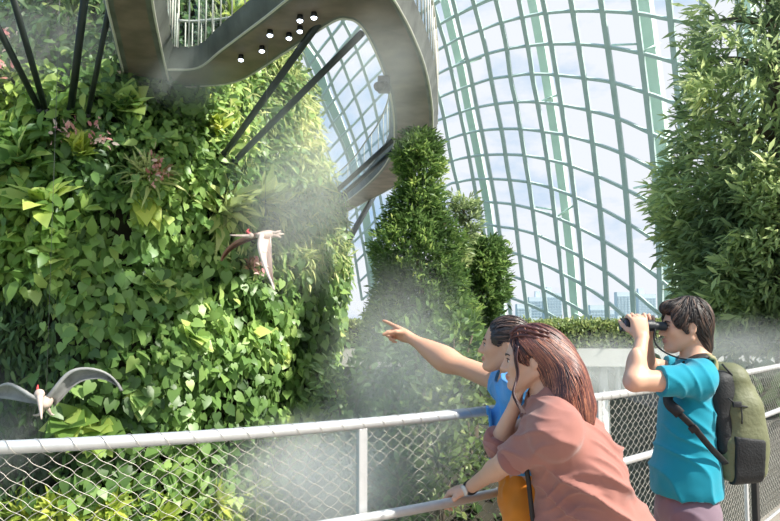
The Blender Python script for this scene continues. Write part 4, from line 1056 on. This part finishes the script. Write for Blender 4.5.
    # t-shirt
    M_t = cloth('teal_cotton', srgb(14, 138, 160)); hemz = P(690, 494, Y0)[2]
    slL = lerp(sL, eL, .62); slR = lerp(sR, eR, .62)
    hang = [(d_cone(ch + V(-.02, 0, 0), V(pv[0] - .005, pv[1], hemz - .05), .115, .135), .05)]
    body = union(torso(.014) + [(d_ell(V(pv[0] - .0, pv[1], hemz + .06), (.135, .175, .16)), .08), (d_cone(sL, slL + unit(eL - sL) * .03, .064, .066), .03), (d_cone(sR, slR + unit(eR - sR) * .03, .064, .066), .03)])
    neck_cut = d_ell(nb + V(-.022, 0, .035), (.068, .068, .05))
    cutL = d_plane(slL, eL - sL); cutR = d_plane(slR, eR - sR)
    def shirt(p):
        d = body(p); d = np.maximum(d, hemz - p[:, 2]); d = smax(d, -neck_cut(p), .01)
        near = d_cone(lerp(sL, eL, .5), eL, .11, .11)(p); d = np.where((near < 0) & (p[:, 0] < sL[0] - .1), np.maximum(d, cutL(p)), d)
        near = d_cone(lerp(sR, eR, .5), eR, .11, .11)(p); d = np.where((near < 0) & (p[:, 0] < sR[0] - .09), np.maximum(d, cutR(p)), d)
        return d
    lo, hi = bounds([nb, sL, sR, slL, slR, V(pv[0], pv[1], hemz)], .2)
    sdf_obj('t_shirt', shirt, lo, hi, .006, M_t, o, folds(.009, 34, (.75, .1, .8), 3))
    # trousers
    M_tr = cloth('mauve_cotton', srgb(124, 104, 116))
    tr = union([(d_ell(pv, V(.125, .165, .13), BR), 0), (d_cone(hipL, knL, .103, .085), .04), (d_cone(knL, anL + V(0, 0, .02), .085, .07), .03), (d_cone(hipR, knR, .103, .085), .04), (d_cone(knR, anR + V(0, 0, .02), .085, .07), .03)])
    tr2 = lambda p: np.maximum(tr(p), np.maximum(.07 - p[:, 2], p[:, 2] - (hemz + .1)))
    lo, hi = bounds([pv, anL, anR], .2); lo[2] = .03; sdf_obj('trousers', tr2, lo, hi, .008, M_tr, o, folds(.006, 36, (.3, .5, .6), 8))
    M_sh = mat('dark_shoe', srgb(50, 48, 50), .6); M_so = mat('shoe_sole', srgb(210, 208, 200), .7)
    shoe(o, anL, (-1, -.1, 0), M_sh, M_so); shoe(o, anR, (-1, .1, 0), M_sh, M_so)
    # ---------------- binoculars
    bo = empty('binoculars', W(.15, 0, 0), label='black binoculars held to the eyes of the man in teal', cat='binoculars')
    M_rub = mat('black_rubber', srgb(28, 32, 40), .45, 0, .15, 40, .2, 200); M_lens = mat('coated_lens', srgb(60, 76, 110), .08, 0, .05)
    for y in (-1, 1):
        f0 = V(-1, 0, .035); a = W(.094, y * .033, .002); b_ = a + unit(f0) * .178
        b = MB(); b.lathe(a, b_, [(0, .019), (.12, .0195), (.16, .0165), (.24, .0165), (.3, .024), (.52, .0255), (.72, .0265), (.76, .029), (.97, .030), (1, .0285)], 20); q = b.build('barrel', M_rub, bo); autosmooth(q, 35)
        b = MB(); b.lathe(b_ - unit(f0) * .006, b_ + unit(f0) * .001, [(0, .024), (1, .024)], 20); b.build('objective_lens', M_lens, q, False)
    b = MB(); m_ = W(.165, 0, .01); b.box(m_, (.03, .022, .010), None, .004); b.build('bridge', M_rub, bo, False)
    b = MB(); b.lathe(W(.13, 0, .014), W(.158, 0, .015), [(0, .010), (.1, .0125), (.9, .0125), (1, .010)], 14); b.build('focus_wheel', M_rub, bo)
    b = MB(); q = catmull([W(.15, .058, -.01), W(.158, .064, -.045), W(.148, .07, -.085), W(.105, .08, -.12), W(.05, .085, -.14), W(.0, .08, -.145), nb + V(.0, -.066, .02), nb + V(.06, -.02, .035)], 6); b.tube(q, .008, 6, flat=.4); b.build('neck_strap', M_rub, bo)
    # ---------------- backpack
    M_ol = mat('olive_nylon', srgb(104, 106, 76), .6, 0, .12, 9, .3, 60); M_ny = mat('black_nylon', srgb(30, 31, 33), .65, 0, .15, 20, .3, 120); M_ol2 = mat('pale_olive_webbing', srgb(146, 142, 104), .7, 0, .1, 20)
    bk = empty('backpack', P(732, 478, Y0), label='olive green backpack with black side pocket on the back of the man in teal', cat='backpack')
    a = P(727, 388, Y0); c1 = P(735, 425, Y0); c2 = P(735, 452, Y0)
    ax = unit(a - c2); PR = np.stack([unit(np.cross(ax, V(0, 1, 0))), V(0, 1, 0), ax], 1)
    bodyf = union([(d_box(P(722, 374, Y0), (.05, .105, .045), PR, .04), 0), (d_box(lerp(a, c1, .35), (.052, .125, .14), PR, .045), .06), (d_box(c1, (.074, .14, .13), PR, .05), .08), (d_box(c2 + V(-.012, 0, -.005), (.098, .142, .10), PR, .05), .06), (d_ell(P(743, 425, Y0), (.062, .12, .2)), .05)])
    lo, hi = bounds([a, c1, c2], .28); sdf_obj('main_body', bodyf, lo, hi, .007, M_ol, bk, folds(.005, 30, (.3, 0, 1), 12))
    pan = union([(d_box(P(712, 412, Y0), (.040, .138, .17), PR, .035), 0), (d_box(P(716, 385, Y0), (.04, .12, .06), PR, .03), .06)]); lo, hi = bounds([P(713, 405, Y0)], .32); sdf_obj('back_panel', pan, lo, hi, .008, M_ny, bk)
    pk = lambda p: np.maximum(np.maximum(bodyf(p) - .010, -(p[:, 1] * -1 + (Y0 - .075)) * 1.0), np.maximum(p[:, 2] - P(735, 433 , Y0)[2] - (p[:, 0] - c1[0]) * -.12, np.abs(p[:, 0] - P(734, 450, Y0)[0]) - .062))
    lo, hi = bounds([c2], .26); sdf_obj('side_pocket', pk, lo, hi, .006, M_ny, bk)
    yN = Y0 - .15
    b = MB(); q = catmull([P(722, 364, yN + .03), P(736, 380, yN + .03), P(746, 398, yN + .035), P(752, 425, yN + .04), P(753, 452, yN + .04)], 6); b.tube(q, .0045, 6); b.build('zip', M_ny, bk)
    b = MB(); q = catmull([P(728, 398, yN - .015), P(738, 405, yN - .02), P(750, 407, yN + .01)], 5); b.tube(q, .007, 6, flat=.5); b.box(P(737, 404.5, yN - .022), (.018, .007, .012), None, .003); b.build('compression_strap', M_ny, bk)
    b = MB(); b.tube(catmull([P(741, 406, yN - .01), P(742, 415, yN - .015), P(742, 424, yN - .01)], 4), .003, 5); b.build('cord', M_ny, bk)
    for s_, y, dx in ((-1, sL[1] + .065, 0), (1, sR[1] - .065, -2)):
        tp_ = lerp(sL, sR, .2 if s_ < 0 else .8); zt_ = tp_[2] + .083
        q = catmull([P(716, 372, y), V(tp_[0] + .065, y, zt_ + .008), V(tp_[0], y, zt_ + .012), V(tp_[0] - .07, y, zt_ - .035), P(668, 398, y - .045 * (1 if s_ < 0 else -1)), P(678, 412, y - .10 * (1 if s_ < 0 else -1)), P(694, 428, y - .11 * (1 if s_ < 0 else -1)), P(710, 447, y - .10 * (1 if s_ < 0 else -1)), P(726, 464, y - .06 * (1 if s_ < 0 else -1))], 6)
        n_ = np.column_stack([np.zeros(len(q)), np.zeros(len(q)), np.ones(len(q))]); cpos = np.array([ch[0] + .02, Y0, 0])
        nr = q - np.array([P(690, 400, Y0)]); nr[:, 1] *= .6; nr = unit(nr)
        b = MB(); b.beam(q[:10], .05, .012, nr[:10]); ss = b.build('shoulder_strap', M_ol2, bk)
        b = MB(); b.beam(q[9:32], .045, .012, nr[9:32]); b.build('strap_pad', M_ny, ss)
        b = MB(); b.beam(q[31:], .026, .006, nr[31:]); b.build('webbing', M_ny, ss)
        k = 36; b = MB(); R_ = np.stack([unit(q[k + 1] - q[k]), unit(np.cross(nr[k], q[k + 1] - q[k])), nr[k]], 1); b.box(q[k] + nr[k] * .006, (.014, .019, .005), R_, .003); b.build('buckle', M_ny, ss, False)
    return o

# ================================================================== WOMAN POINTING (blue shirt)
def build_pointing():
    Y0 = 3.12
    hc = P(504, 345, Y0); HR = frame((-.95, .2, .03)); hs = .9
    nb = P(516, 381, Y0); sR = P(507, 384, Y0 + .15); sL = P(525, 393, Y0 - .14)
    eR = P(446, 360, Y0 + .31); wR = P(409.5, 337.5, Y0 + .44)
    eL = P(552, 436, Y0 - .14); wL = P(572, 466, Y0 - .02)
    ch = P(521, 425, Y0 + .01); pv = P(528, 500, Y0)
    spine = unit(nb - pv); X = V(-1, .12, 0); BR = np.stack([X / np.linalg.norm(X), unit(np.cross(spine, X)), spine], 1)
    hipL = pv + BR[:, 1] * .085 - V(0, 0, .05); hipR = pv - BR[:, 1] * .085 - V(0, 0, .05)
    anL = V(hipL[0] + .02, hipL[1], .08); anR = V(hipR[0], hipR[1] + .02, .08); knL = lerp(hipL, anL, .5); knR = lerp(hipR, anR, .5)
    o = empty('person', V(pv[0], pv[1], 0), label='woman in blue shirt and orange trousers pointing with an outstretched arm', cat='person')
    torso = lambda g: [(d_ell(ch, V(.092, .125, .165) + g, BR), 0), (d_ell(lerp(ch, pv, .55), V(.08, .112, .14) + g, BR), .08), (d_ell(pv, V(.1, .145, .12) + g, BR), .06), (d_ell(ch + BR @ V(.055, 0, -.0), V(.055, .10, .06) + g, BR), .04),
                       (d_cone(sL, sR, .05 + g, .05 + g), .05), (d_cone(nb, lerp(sL, nb, .4), .05 + g * .6, .05 + g), .05), (d_cone(nb, lerp(sR, nb, .4), .05 + g * .6, .05 + g), .05)]
    hp, W = head_prims(hc, HR, hs)
    pr = torso(0) + [(d_cone(nb, hc + HR @ V(-.028, 0, -.05), .048, .046), .03), (d_cone(sR, eR, .050, .040), .03), (d_ell(lerp(eR, wR, .2), V(.09, .039, .039), frame(wR - eR)), .06), (d_cone(eR, wR, .039, .025), .05), (d_cone(sL, eL, .045, .036), .03), (d_cone(eL, wL, .036, .024), .02)]
    dd = unit(P(383, 326, Y0 + .55) - wR)
    nrm = V(.05, -.8, -.5)
    hr = hand_prims(wR, dd, nrm, +1, [(-.05, .06, .05), (1.1, 1.25, .7), (1.25, 1.3, .7), (1.3, 1.3, .7)], .03, (.55, .35, .75), .55, .97)
    hl = hand_prims(wL, (.6, .2, -.8), (-.3, .9, 0), 1, REL, .05, s=.92)
    legs = leg_prims(hipL, knL, anL, (.08, .052, .035)) + leg_prims(hipR, knR, anR, (.08, .052, .035)) + foot_prims(anL, (-1, .1, 0)) + foot_prims(anR, (-1, .1, 0))
    headu = union(hp); base = union(pr + legs); h1 = union(hr); h2 = union(hl)
    fn = lambda p: smin(smin(base(p), headu(p), .012), smin(h1(p), h2(p), 0), .01)
    lo, hi = bounds([hc, anL, anR, wR + dd * .15, sL, sR, eL], .16); lo[2] = 0
    sk = skin_mat('pointing_woman_skin', srgb(206, 156, 128), srgb(180, 108, 100)); v, f = sdf_mesh(fn, lo, hi, .0042)
    mesh_obj('body', v, f, sk, o, True, rnd=lips_mask(v, hc, HR, hs)); face_bits(o, hc, HR, hs)
    WE = lambda x, y, z, a, b, d: d_ell(W(x, y, z), V(a, b, d) * hs, HR)
    hair = union([(WE(-.022, 0, .044, .100, .084, .088), 0), (WE(-.075, 0, .0, .05, .06, .07), .04), (WE(-.115, 0, .03, .05, .05, .048), .02), (WE(.02, .064, .03, .035, .016, .034), .02), (WE(.02, -.064, .03, .035, .016, .034), .02),
                  (WE(.106, 0, .005, .062, .09, .088), -.014), (WE(.0, .088, -.02, .03, .02, .04), -.01), (WE(.0, -.088, -.02, .03, .02, .04), -.01), (WE(.03, 0, -.10, .08, .1, .075), -.02)])
    bun = W(-.11, 0, .03)
    flow = lambda p: unit(bun - p) + .1
    M_h = hair_mat('dark_brown_hair', [(0, srgb(26, 20, 20)), (.6, srgb(54, 40, 38)), (1, srgb(128, 100, 86))], .33)
    lo, hi = bounds([hc], .18); hair_obj('hair', hair, lo, hi, .005, M_h, o, flow, 600, 8, .008, .0026, seed=8, disp=.002)
    # shirt
    M_b = cloth('blue_denim', srgb(76, 146, 204), .8, .16); hemz = P(515, 468, Y0)[2]; slR = lerp(sR, eR, .2); slL = lerp(sL, eL, .4)
    body = union(torso(.02) + [(d_cone(sR, slR + unit(eR - sR) * .03, .066, .064), .03), (d_cone(sL, slL, .064, .062), .03), (d_ell(lerp(ch, pv, .5) + BR @ V(.025, 0, 0), V(.11, .145, .16), BR), .05)])
    ncut = d_ell(nb + HR @ V(.03, 0, .035), (.07, .066, .065)); cutR = d_plane(slR, eR - sR)
    def shirt(p):
        d = np.maximum(body(p), hemz - p[:, 2]); d = smax(d, -ncut(p), .01)
        near = d_cone(slR, eR, .09, .09)(p); return np.where(near < 0, np.maximum(d, cutR(p)), d)
    lo, hi = bounds([nb, sL, sR, slL, slR, pv], .18); sh = sdf_obj('shirt', shirt, lo, hi, .006, M_b, o, folds(.012, 50, (.8, .2, .6), 23))
    M_b2 = cloth('blue_denim_trim', srgb(66, 134, 196), .8, .12)
    nb = nb + V(.012, 0, -.028); cl = union([(d_cone(nb + V(-.05, .03, -.02), nb + V(.03, .04, .02), .020, .018), 0), (d_cone(nb + V(-.05, -.02, -.02), nb + V(.03, -.04, .02), .020, .018), .01), (d_cone(nb + V(.03, -.04, .02), nb + V(.045, .02, .02), .018, .018), .01)])
    lo, hi = bounds([nb], .16); sdf_obj('collar', cl, lo, hi, .006, M_b2, sh)
    c = ch + BR @ V(.25, .06, .02); dcp = shirt(c[None])[0]
    for _ in range(30): c = c - BR[:, 0] * shirt(c[None])[0] * .8
    c = c + BR[:, 0] * .002; b = MB(); b.box(c, (.006, .042, .05), BR, .003); b.box(c + BR @ V(.007, 0, .045), (.006, .046, .014), BR, .003); b.build('chest_pocket', M_b2, sh, False)
    M_o = cloth('orange_cotton', srgb(214, 128, 38))
    tr = union([(d_ell(pv, V(.118, .16, .12), BR), 0), (d_ell(lerp(pv, ch, .35), V(.096, .13, .13), BR), .05), (d_cone(hipL, knL, .1, .1), .04), (d_cone(knL, anL, .1, .11), .03), (d_cone(hipR, knR, .1, .1), .04), (d_cone(knR, anR, .1, .11), .03)])
    tr2 = lambda p: np.maximum(tr(p), np.maximum(.06 - p[:, 2], p[:, 2] - (hemz + .09)))
    lo, hi = bounds([pv, anL, anR], .2); lo[2] = .03; sdf_obj('trousers', tr2, lo, hi, .008, M_o, o, folds(.022, 60, (.6, .8, .05), 28))
    M_sh = mat('tan_shoe', srgb(150, 110, 80), .6); M_so = mat('pale_sole', srgb(220, 216, 206), .7)
    shoe(o, anL, (-1, .1, 0), M_sh, M_so); shoe(o, anR, (-1, .1, 0), M_sh, M_so)
    return o

# ================================================================== WOMAN LEANING (dusty pink)
def build_leaning():
    Y0 = 2.75
    hc = P(530, 359, Y0); HR = frame((-.97, .12, -.06)); hs = .92
    nb = P(549, 397, Y0 - .0); sL = P(558, 432, Y0 - .16); sR = P(543, 418, Y0 + .14)
    s_hand = rail_s_for_px(447); hq = rail_at(s_hand, .055)[0]; hq2 = rail_at(s_hand - .08, .055)[0]
    eL = P(505, 463, Y0 - .0); wL = V(hq[0] + .05, hq[1] - .018, ZM + .055)
    eR = P(497, 446, Y0 + .13); wR = P(514, 408, Y0 + .05)
    ch = P(570, 452, Y0); pv = P(610, 545, Y0 + .03)
    spine = unit(nb - pv); X = unit(V(-1, .1, -.25)); X = unit(X - spine * (X @ spine)); BR = np.stack([X, unit(np.cross(spine, X)), spine], 1)
    hipL = pv + BR[:, 1] * .085 - V(0, 0, .05); hipR = pv - BR[:, 1] * .085 - V(0, 0, .05)
    anL = V(hipL[0] + .03, hipL[1], .08); anR = V(hipR[0] - .06, hipR[1], .08); knL = lerp(hipL, anL, .5) + V(-.03, 0, 0); knR = lerp(hipR, anR, .5) + V(-.03, 0, 0)
    o = empty('person', V(pv[0], pv[1], 0), label='woman with long auburn hair in a dusty pink dress leaning on the railing', cat='person')
    torso = lambda g: [(d_ell(ch, V(.10, .135, .17) + g, BR), 0), (d_ell(lerp(ch, pv, .5), V(.092, .12, .15) + g, BR), .08), (d_ell(pv, V(.115, .155, .13) + g, BR), .06),
                       (d_cone(sL, sR, .054 + g, .054 + g), .05), (d_cone(nb, lerp(sL, nb, .4), .052 + g * .6, .054 + g), .05), (d_cone(nb, lerp(sR, nb, .4), .052 + g * .6, .054 + g), .05), (d_cone(lerp(lerp(sL, sR, .5), ch, .25), ch, .08 + g, .1 + g), .06)]
    hp, W = head_prims(hc, HR, hs)
    pr = torso(0) + [(d_cone(nb, hc + HR @ V(-.03, 0, -.05), .05, .048), .03), (d_cone(sL, eL, .047, .038), .03), (d_ell(lerp(eL, wL, .25), V(.075, .038, .038), frame(wL - eL)), .03), (d_cone(eL, wL, .037, .0245), .02), (d_cone(sR, eR, .047, .038), .03), (d_cone(eR, wR, .037, .0245), .02)]
    dd = unit(V(hq2[0] - hq[0], hq2[1] - hq[1], -.10 * .08)); dd = unit(unit(V(wL[0], wL[1], 0) - V(eL[0], eL[1], 0)) * .6 + dd * .4 + V(0, 0, -.12))
    hl = hand_prims(wL, dd, (.1, .1, -1), +1, [(.6, .95, .6), (.65, 1.0, .6), (.7, 1.0, .6), (.75, 1.0, .6)], .05, (.7, .55, .3), .3, .95)
    hr = hand_prims(wR, (.25, -.0, 1), (.75, -.35, .1), -1, [(.6, .8, .4)] * 4, .04, (.7, .5, .3), .3, .9)
    legs = leg_prims(hipL, knL, anL, (.082, .054, .036)) + leg_prims(hipR, knR, anR, (.082, .054, .036)) + foot_prims(anL, (-1, .1, 0)) + foot_prims(anR, (-1, .1, 0))
    headu = union(hp); base = union(pr + legs); h1 = union(hl); h2 = union(hr)
    fn = lambda p: smin(smin(base(p), headu(p), .012), smin(h1(p), h2(p), 0), .01)
    lo, hi = bounds([hc, anL, anR, wL + dd * .16, sL, sR, eL, eR], .18); lo[2] = 0
    sk = skin_mat('leaning_woman_skin', srgb(210, 162, 138), srgb(186, 112, 106)); v, f = sdf_mesh(fn, lo, hi, .0042)
    mesh_obj('body', v, f, sk, o, True, rnd=lips_mask(v, hc, HR, hs)); face_bits(o, hc, HR, hs)
    # long hair
    WE = lambda x, y, z, a, b, d: d_ell(W(x, y, z), V(a, b, d) * hs, HR)
    yb = Y0 - .04
    hair = union([(WE(-.024, 0, .046, .102, .088, .090), 0), (WE(-.06, 0, .0, .07, .082, .09), .04),
                  (d_cone(P(553, 356, Y0), P(563, 387, Y0 - .01), .072, .070), .04), (d_cone(P(564, 382, Y0), P(579, 408, yb), .07, .056), .03), (d_ell(P(568, 390, yb), V(.06, .10, .12)), .06), (d_cone(P(577, 405, yb - .02), P(588, 424, yb - .03), .045, .015), .03), (d_cone(P(566, 400, yb - .06), P(574, 421, yb - .08), .04, .014), .02),
                  (WE(.02, .066, .03, .04, .014, .04), .02), (WE(.02, -.066, .03, .04, .014, .04), .02),
                  (WE(.106, 0, -.0, .060, .09, .085), -.012), (WE(.005, .092, -.012, .026, .026, .034), -.008), (WE(.0, -.088, -.02, .03, .02, .04), -.01), (WE(.035, 0, -.11, .075, .1, .075), -.02)])
    top = W(-.02, 0, .13)
    def flow(p):
        loc = (p - hc) @ HR
        dn = np.clip((.05 - loc[:, 2:3]) / .1, 0, 1)
        a = unit(p - top) * .6 + V(.9, 0, -.5)
        return a * (1 - dn) + dn * V(.30, 0, -1.0)
    M_h = hair_mat('auburn_hair', [(0, srgb(40, 20, 24)), (.4, srgb(80, 42, 42)), (.75, srgb(128, 72, 60)), (1, srgb(200, 134, 102))], .45)
    lo, hi = bounds([hc, P(588, 428, yb)], .2); hr_ = hair_obj('hair', hair, lo, hi, .0055, M_h, o, flow, 2600, 14, .0125, .0024, seed=12, disp=.003, wob=.3)
    mb = MB()
    for k, (dy, dx) in enumerate(((0, 0), (.004, .003), (-.004, -.002), (.006, -.004))):
        q = catmull([W(.045, .075 + dy, .055), W(.058 + dx, .083 + dy, .01), W(.055 + dx, .084 + dy, -.05), P(512.5 + k * .6, 392, Y0 - .1 + dy), P(516 + k, 403, Y0 - .12 + dy), P(522 + k * 1.3, 414, Y0 - .14 + dy)], 6)
        mb.tube(q, np.linspace(.0045, .0012, len(q)), 6)
    mb.build('hair_lock', M_h, hr_, rnd=np.full(sum(len(x) for x in mb.v), .2))
    mb = MB()
    for dz in (0, .018, .034):
        q = catmull([W(.07, .045 + dz * .3, .088 + dz * .5), W(.035, .068, .095 + dz), W(-.02, .082, .085 + dz), W(-.075, .078, .065 + dz)], 8)
        r = .0052 + .0014 * np.sin(np.arange(len(q)) * 1.6); mb.tube(q, r, 8)
    mb.build('hair_twists', M_h, hr_, rnd=np.full(sum(len(x) for x in mb.v), .42))
    # dress
    M_p = cloth('dusty_pink_cotton', srgb(160, 108, 98)); M_p2 = cloth('dusty_pink_cuff', srgb(150, 96, 88))
    slL = lerp(sL, eL, .92); slR = lerp(sR, eR, .84)
    low = V(pv[0] - .02, pv[1], .42)
    body = union(torso(.018) + [(d_cone(sL, slL + unit(eL - sL) * .03, .066, .052), .07), (d_cone(sR, eR, .064, .056), .05), (d_cone(eR, lerp(eR, wR, .3), .056, .058), .02), (d_cone(lerp(ch, pv, .1), pv + V(-.015, 0, 0), .13, .165), .06), (d_cone(pv, low, .17, .2), .05),
                  (d_cone(ch + BR @ V(.06, 0, -.05), P(560, 540, Y0 + .02), .085, .10), .06), (d_ell(lerp(ch, pv, .25) + BR @ V(-.03, 0, 0), V(.12, .165, .2), BR), .06)])
    ncut = d_ell(nb + V(-.035, 0, .035), (.06, .058, .05)); cutL = d_plane(slL, eL - sL); slR = lerp(eR, wR, .26); cutR = d_plane(slR, wR - eR)
    def dress(p):
        d = np.maximum(body(p), low[2] - p[:, 2]); d = smax(d, -ncut(p), .012)
        near = d_cone(lerp(sL, eL, .7), eL + (eL - sL) * .2, .1, .1)(p); d = np.where((near < 0) & (cutL(p) > -.02) & (p[:, 0] < slL[0] + .06) & (p[:, 1] < Y0 + .06), np.maximum(d, cutL(p)), d)
        near = d_cone(lerp(sR, eR, .7), eR + (eR - sR) * .2, .1, .1)(p); d = np.where((near < 0) & (cutR(p) > -.02), np.maximum(d, cutR(p)), d)
        return d
    lo, hi = bounds([nb, sL, sR, slL, slR, pv, low], .24); fo1 = folds(.019, 40, (.6, .1, .8), 33); fo2 = folds(.015, 56, (.15, .5, 1), 37)
    dr = sdf_obj('dress', dress, lo, hi, .006, M_p, o, lambda v: fo1(v) + .6 * fo2(v))
    for s0, e0, sl, r in ((sL, eL, slL, .054), (eR, wR, slR, .056)):
        b = MB(); d_ = unit(e0 - s0); q = [sl - d_ * .045, sl - d_ * .03, sl - d_ * .005, sl + d_ * .004, sl - d_ * .002]
        b.tube(q, [r * .97, r * 1.07, r * 1.08, r * 1.0, r * .8], 24); b.build('rolled_cuff', M_p2, dr)
    cq = union([(d_cone(nb + V(-.055, -.03, -.035), nb + V(.03, -.05, .012), .018, .02), 0), (d_cone(nb + V(.03, -.05, .012), nb + V(.045, .04, .012), .02, .02), .01), (d_cone(nb + V(-.055, -.03, -.035), nb + V(-.07, -.055, -.085), .018, .008), .01), (d_cone(nb + V(.03, -.05, .012), nb + V(.02, -.085, -.02), .02, .014), .015)])
    lo, hi = bounds([nb], .17); sdf_obj('collar', cq, lo, hi, .006, M_p2, dr)
    # bag strap and watch
    M_st = mat('black_strap', srgb(36, 30, 30), .6, 0, .1)
    b = MB(); q = catmull([P(540, 452, Y0 - .14), P(527, 462, Y0 - .05), P(529, 485, Y0 - .03), P(533, 521, Y0 - .02), P(540, 570, Y0 - .05)], 6); b.tube(q, .009, 6, flat=.4); b.build('strap', M_st, o)
    fd = unit(wL - eL); wc = wL - fd * .012; R_ = frame(fd); b = MB()
    ring = [wc + .0275 * (cos(t) * R_[:, 1] + sin(t) * R_[:, 2]) for t in np.linspace(0, 2 * pi, 25)]
    b.beam(ring, .022, .005, [unit(p - wc) for p in ring]); wa = b.build('wristwatch', M_st, o, label='white-faced wristwatch on the resting arm')
    nn = unit(.3 * R_[:, 2] + V(0, -1, 0)); nn = unit(nn - fd * (nn @ fd)); b = MB(); b.lathe(wc + nn * .026, wc + nn * .036, [(0, .019), (.3, .021), (.8, .021), (1, .019)], 20); b.build('watch_face', M_eye, wa)
    M_sh = mat('white_shoe', srgb(220, 216, 210), .6); M_so = mat('white_sole', srgb(230, 228, 222), .7)
    shoe(o, anL, (-1, .1, 0), M_sh, M_so); shoe(o, anR, (-1, .1, 0), M_sh, M_so)
    return o
build_man(); build_pointing(); build_leaning()
# ================================================================== MIST, LIGHT, SKY, CAMERA
def mist(px, py, Y, rpx, rpy, ry, tau, ns, seed, label, con=1.0, col=.75):
    c = P(px, py, Y); s = V(rpx * Y / F, ry, rpy * Y / F)
    b = MB(); b.ball(V(0, 0, 0), 1.0, 24, 14)
    o = b.build('mist', mistmat('mist_%d' % seed, tau / (ry * 1.05), ns, seed, (col, col * 1.04, col * 1.01), con))  # col greys the scatter colour, painting shade into the mist itself
    o.location = c; o.scale = s
    tag(o, label, 'mist', None, 'stuff'); o.visible_shadow = True
    return o
mist(405, 395, 14.2, 110, 165, 2.2, 1.15, 1.9, 1, 'large bank of mist drifting between the mountain and the trees', 1.3, .56)
mist(318, 480, 12.4, 125, 85, 2.0, 1.5, 1.5, 2, 'bright mist at the foot of the mountain behind the railing post')
mist(0, 425, 14.4, 100, 85, 1.4, .8, 1.8, 3, 'mist hiding the lower left corner of the mountain')
mist(300, 180, 13.2, 95, 150, 1.8, .5, 1.8, 4, 'thin mist over the sunny right shoulder of the mountain', 1.0, .92)
mist(50, 60, 15.2, 130, 85, 1.6, .4, 2.0, 5, 'mist among the upper left struts')
mist(190, 76, 14.6, 75, 45, 1.0, .5, 2.0, 6, 'wisp of mist under the walkway corner')
mist(385, 75, 11.0, 70, 95, 1.2, .35, 2.0, 7, 'wisp of mist below the bend of the walkway')
mist(740, 352, 8.2, 120, 45, 1.0, .6, 2.2, 8, 'grey mist drifting over the planter behind the backpack', 1.4, .6)
mist(605, 366, 18.0, 115, 42, 2.0, .8, 1.8, 9, 'pale mist in front of the far terrace')

mist(620, 425, 17.0, 95, 75, 2.0, .8, 1.8, 10, 'pale mist filling the gap under the far terrace')

w = bpy.data.worlds.new('sky'); scene.world = w; w.use_nodes = True; nt = w.node_tree; nt.nodes.clear(); N = nt.nodes.new; L = nt.links.new
out = N('ShaderNodeOutputWorld'); bg = N('ShaderNodeBackground'); L(bg.outputs[0], out.inputs[0])
tc = N('ShaderNodeTexCoord'); mp = N('ShaderNodeMapping'); mp.inputs['Scale'].default_value = (3.2, 3.2, 6); L(tc.outputs['Generated'], mp.inputs[0])
nz = N('ShaderNodeTexNoise'); nz.inputs['Scale'].default_value = 1.6; nz.inputs['Detail'].default_value = 6; nz.inputs['Roughness'].default_value = .6; L(mp.outputs[0], nz.inputs[0])
sx = N('ShaderNodeSeparateXYZ'); L(tc.outputs['Generated'], sx.inputs[0])
ad = N('ShaderNodeMath'); ad.operation = 'MULTIPLY_ADD'; ad.inputs[1].default_value = .35; L(sx.outputs['X'], ad.inputs[0]); L(nz.outputs[0], ad.inputs[2])
a2 = N('ShaderNodeMath'); a2.operation = 'MULTIPLY_ADD'; a2.inputs[1].default_value = -.25; L(sx.outputs['Z'], a2.inputs[0]); L(ad.outputs[0], a2.inputs[2])
rp = N('ShaderNodeValToRGB'); e = rp.color_ramp.elements; e[0].position = .26; e[0].color = (*srgb(160, 200, 238), 1); e[1].position = .52; e[1].color = (*srgb(240, 243, 250), 1)
L(a2.outputs[0], rp.inputs[0]); L(rp.outputs[0], bg.inputs[0]); bg.inputs[1].default_value = .86
sun = bpy.data.lights.new('sun', 'SUN'); sun.energy = 7.0; sun.angle = radians(1.5); sun.color = (1.0, .95, .86)
so = bpy.data.objects.new('sun', sun); COL.objects.link(so)
sd = Vector((.66, -.28, .70)); so.rotation_euler = sd.to_track_quat('Z', 'Y').to_euler(); so.location = (10, -4, 14)

cam = bpy.data.cameras.new('camera'); co = bpy.data.objects.new('camera', cam); COL.objects.link(co)
co.location = tuple(CAM); co.rotation_euler = (pi / 2 + PITCH, 0, 0)
cam.sensor_fit = 'HORIZONTAL'; cam.sensor_width = 36; cam.lens = 36 * F / 780; cam.clip_end = 3000; cam.clip_start = .05
scene.camera = co
vs = scene.view_settings; vs.view_transform = 'Standard'; vs.look = 'None'; vs.gamma = 1; vs.exposure = 0.32; vs.use_curve_mapping = False
cy = scene.cycles
cy.use_denoising = True; cy.max_bounces = 6; cy.diffuse_bounces = 3; cy.glossy_bounces = 2; cy.transmission_bounces = 4; cy.volume_bounces = 1
cy.transparent_max_bounces = 12; cy.volume_step_rate = 2.0; cy.volume_max_steps = 128; cy.sample_clamp_indirect = 6
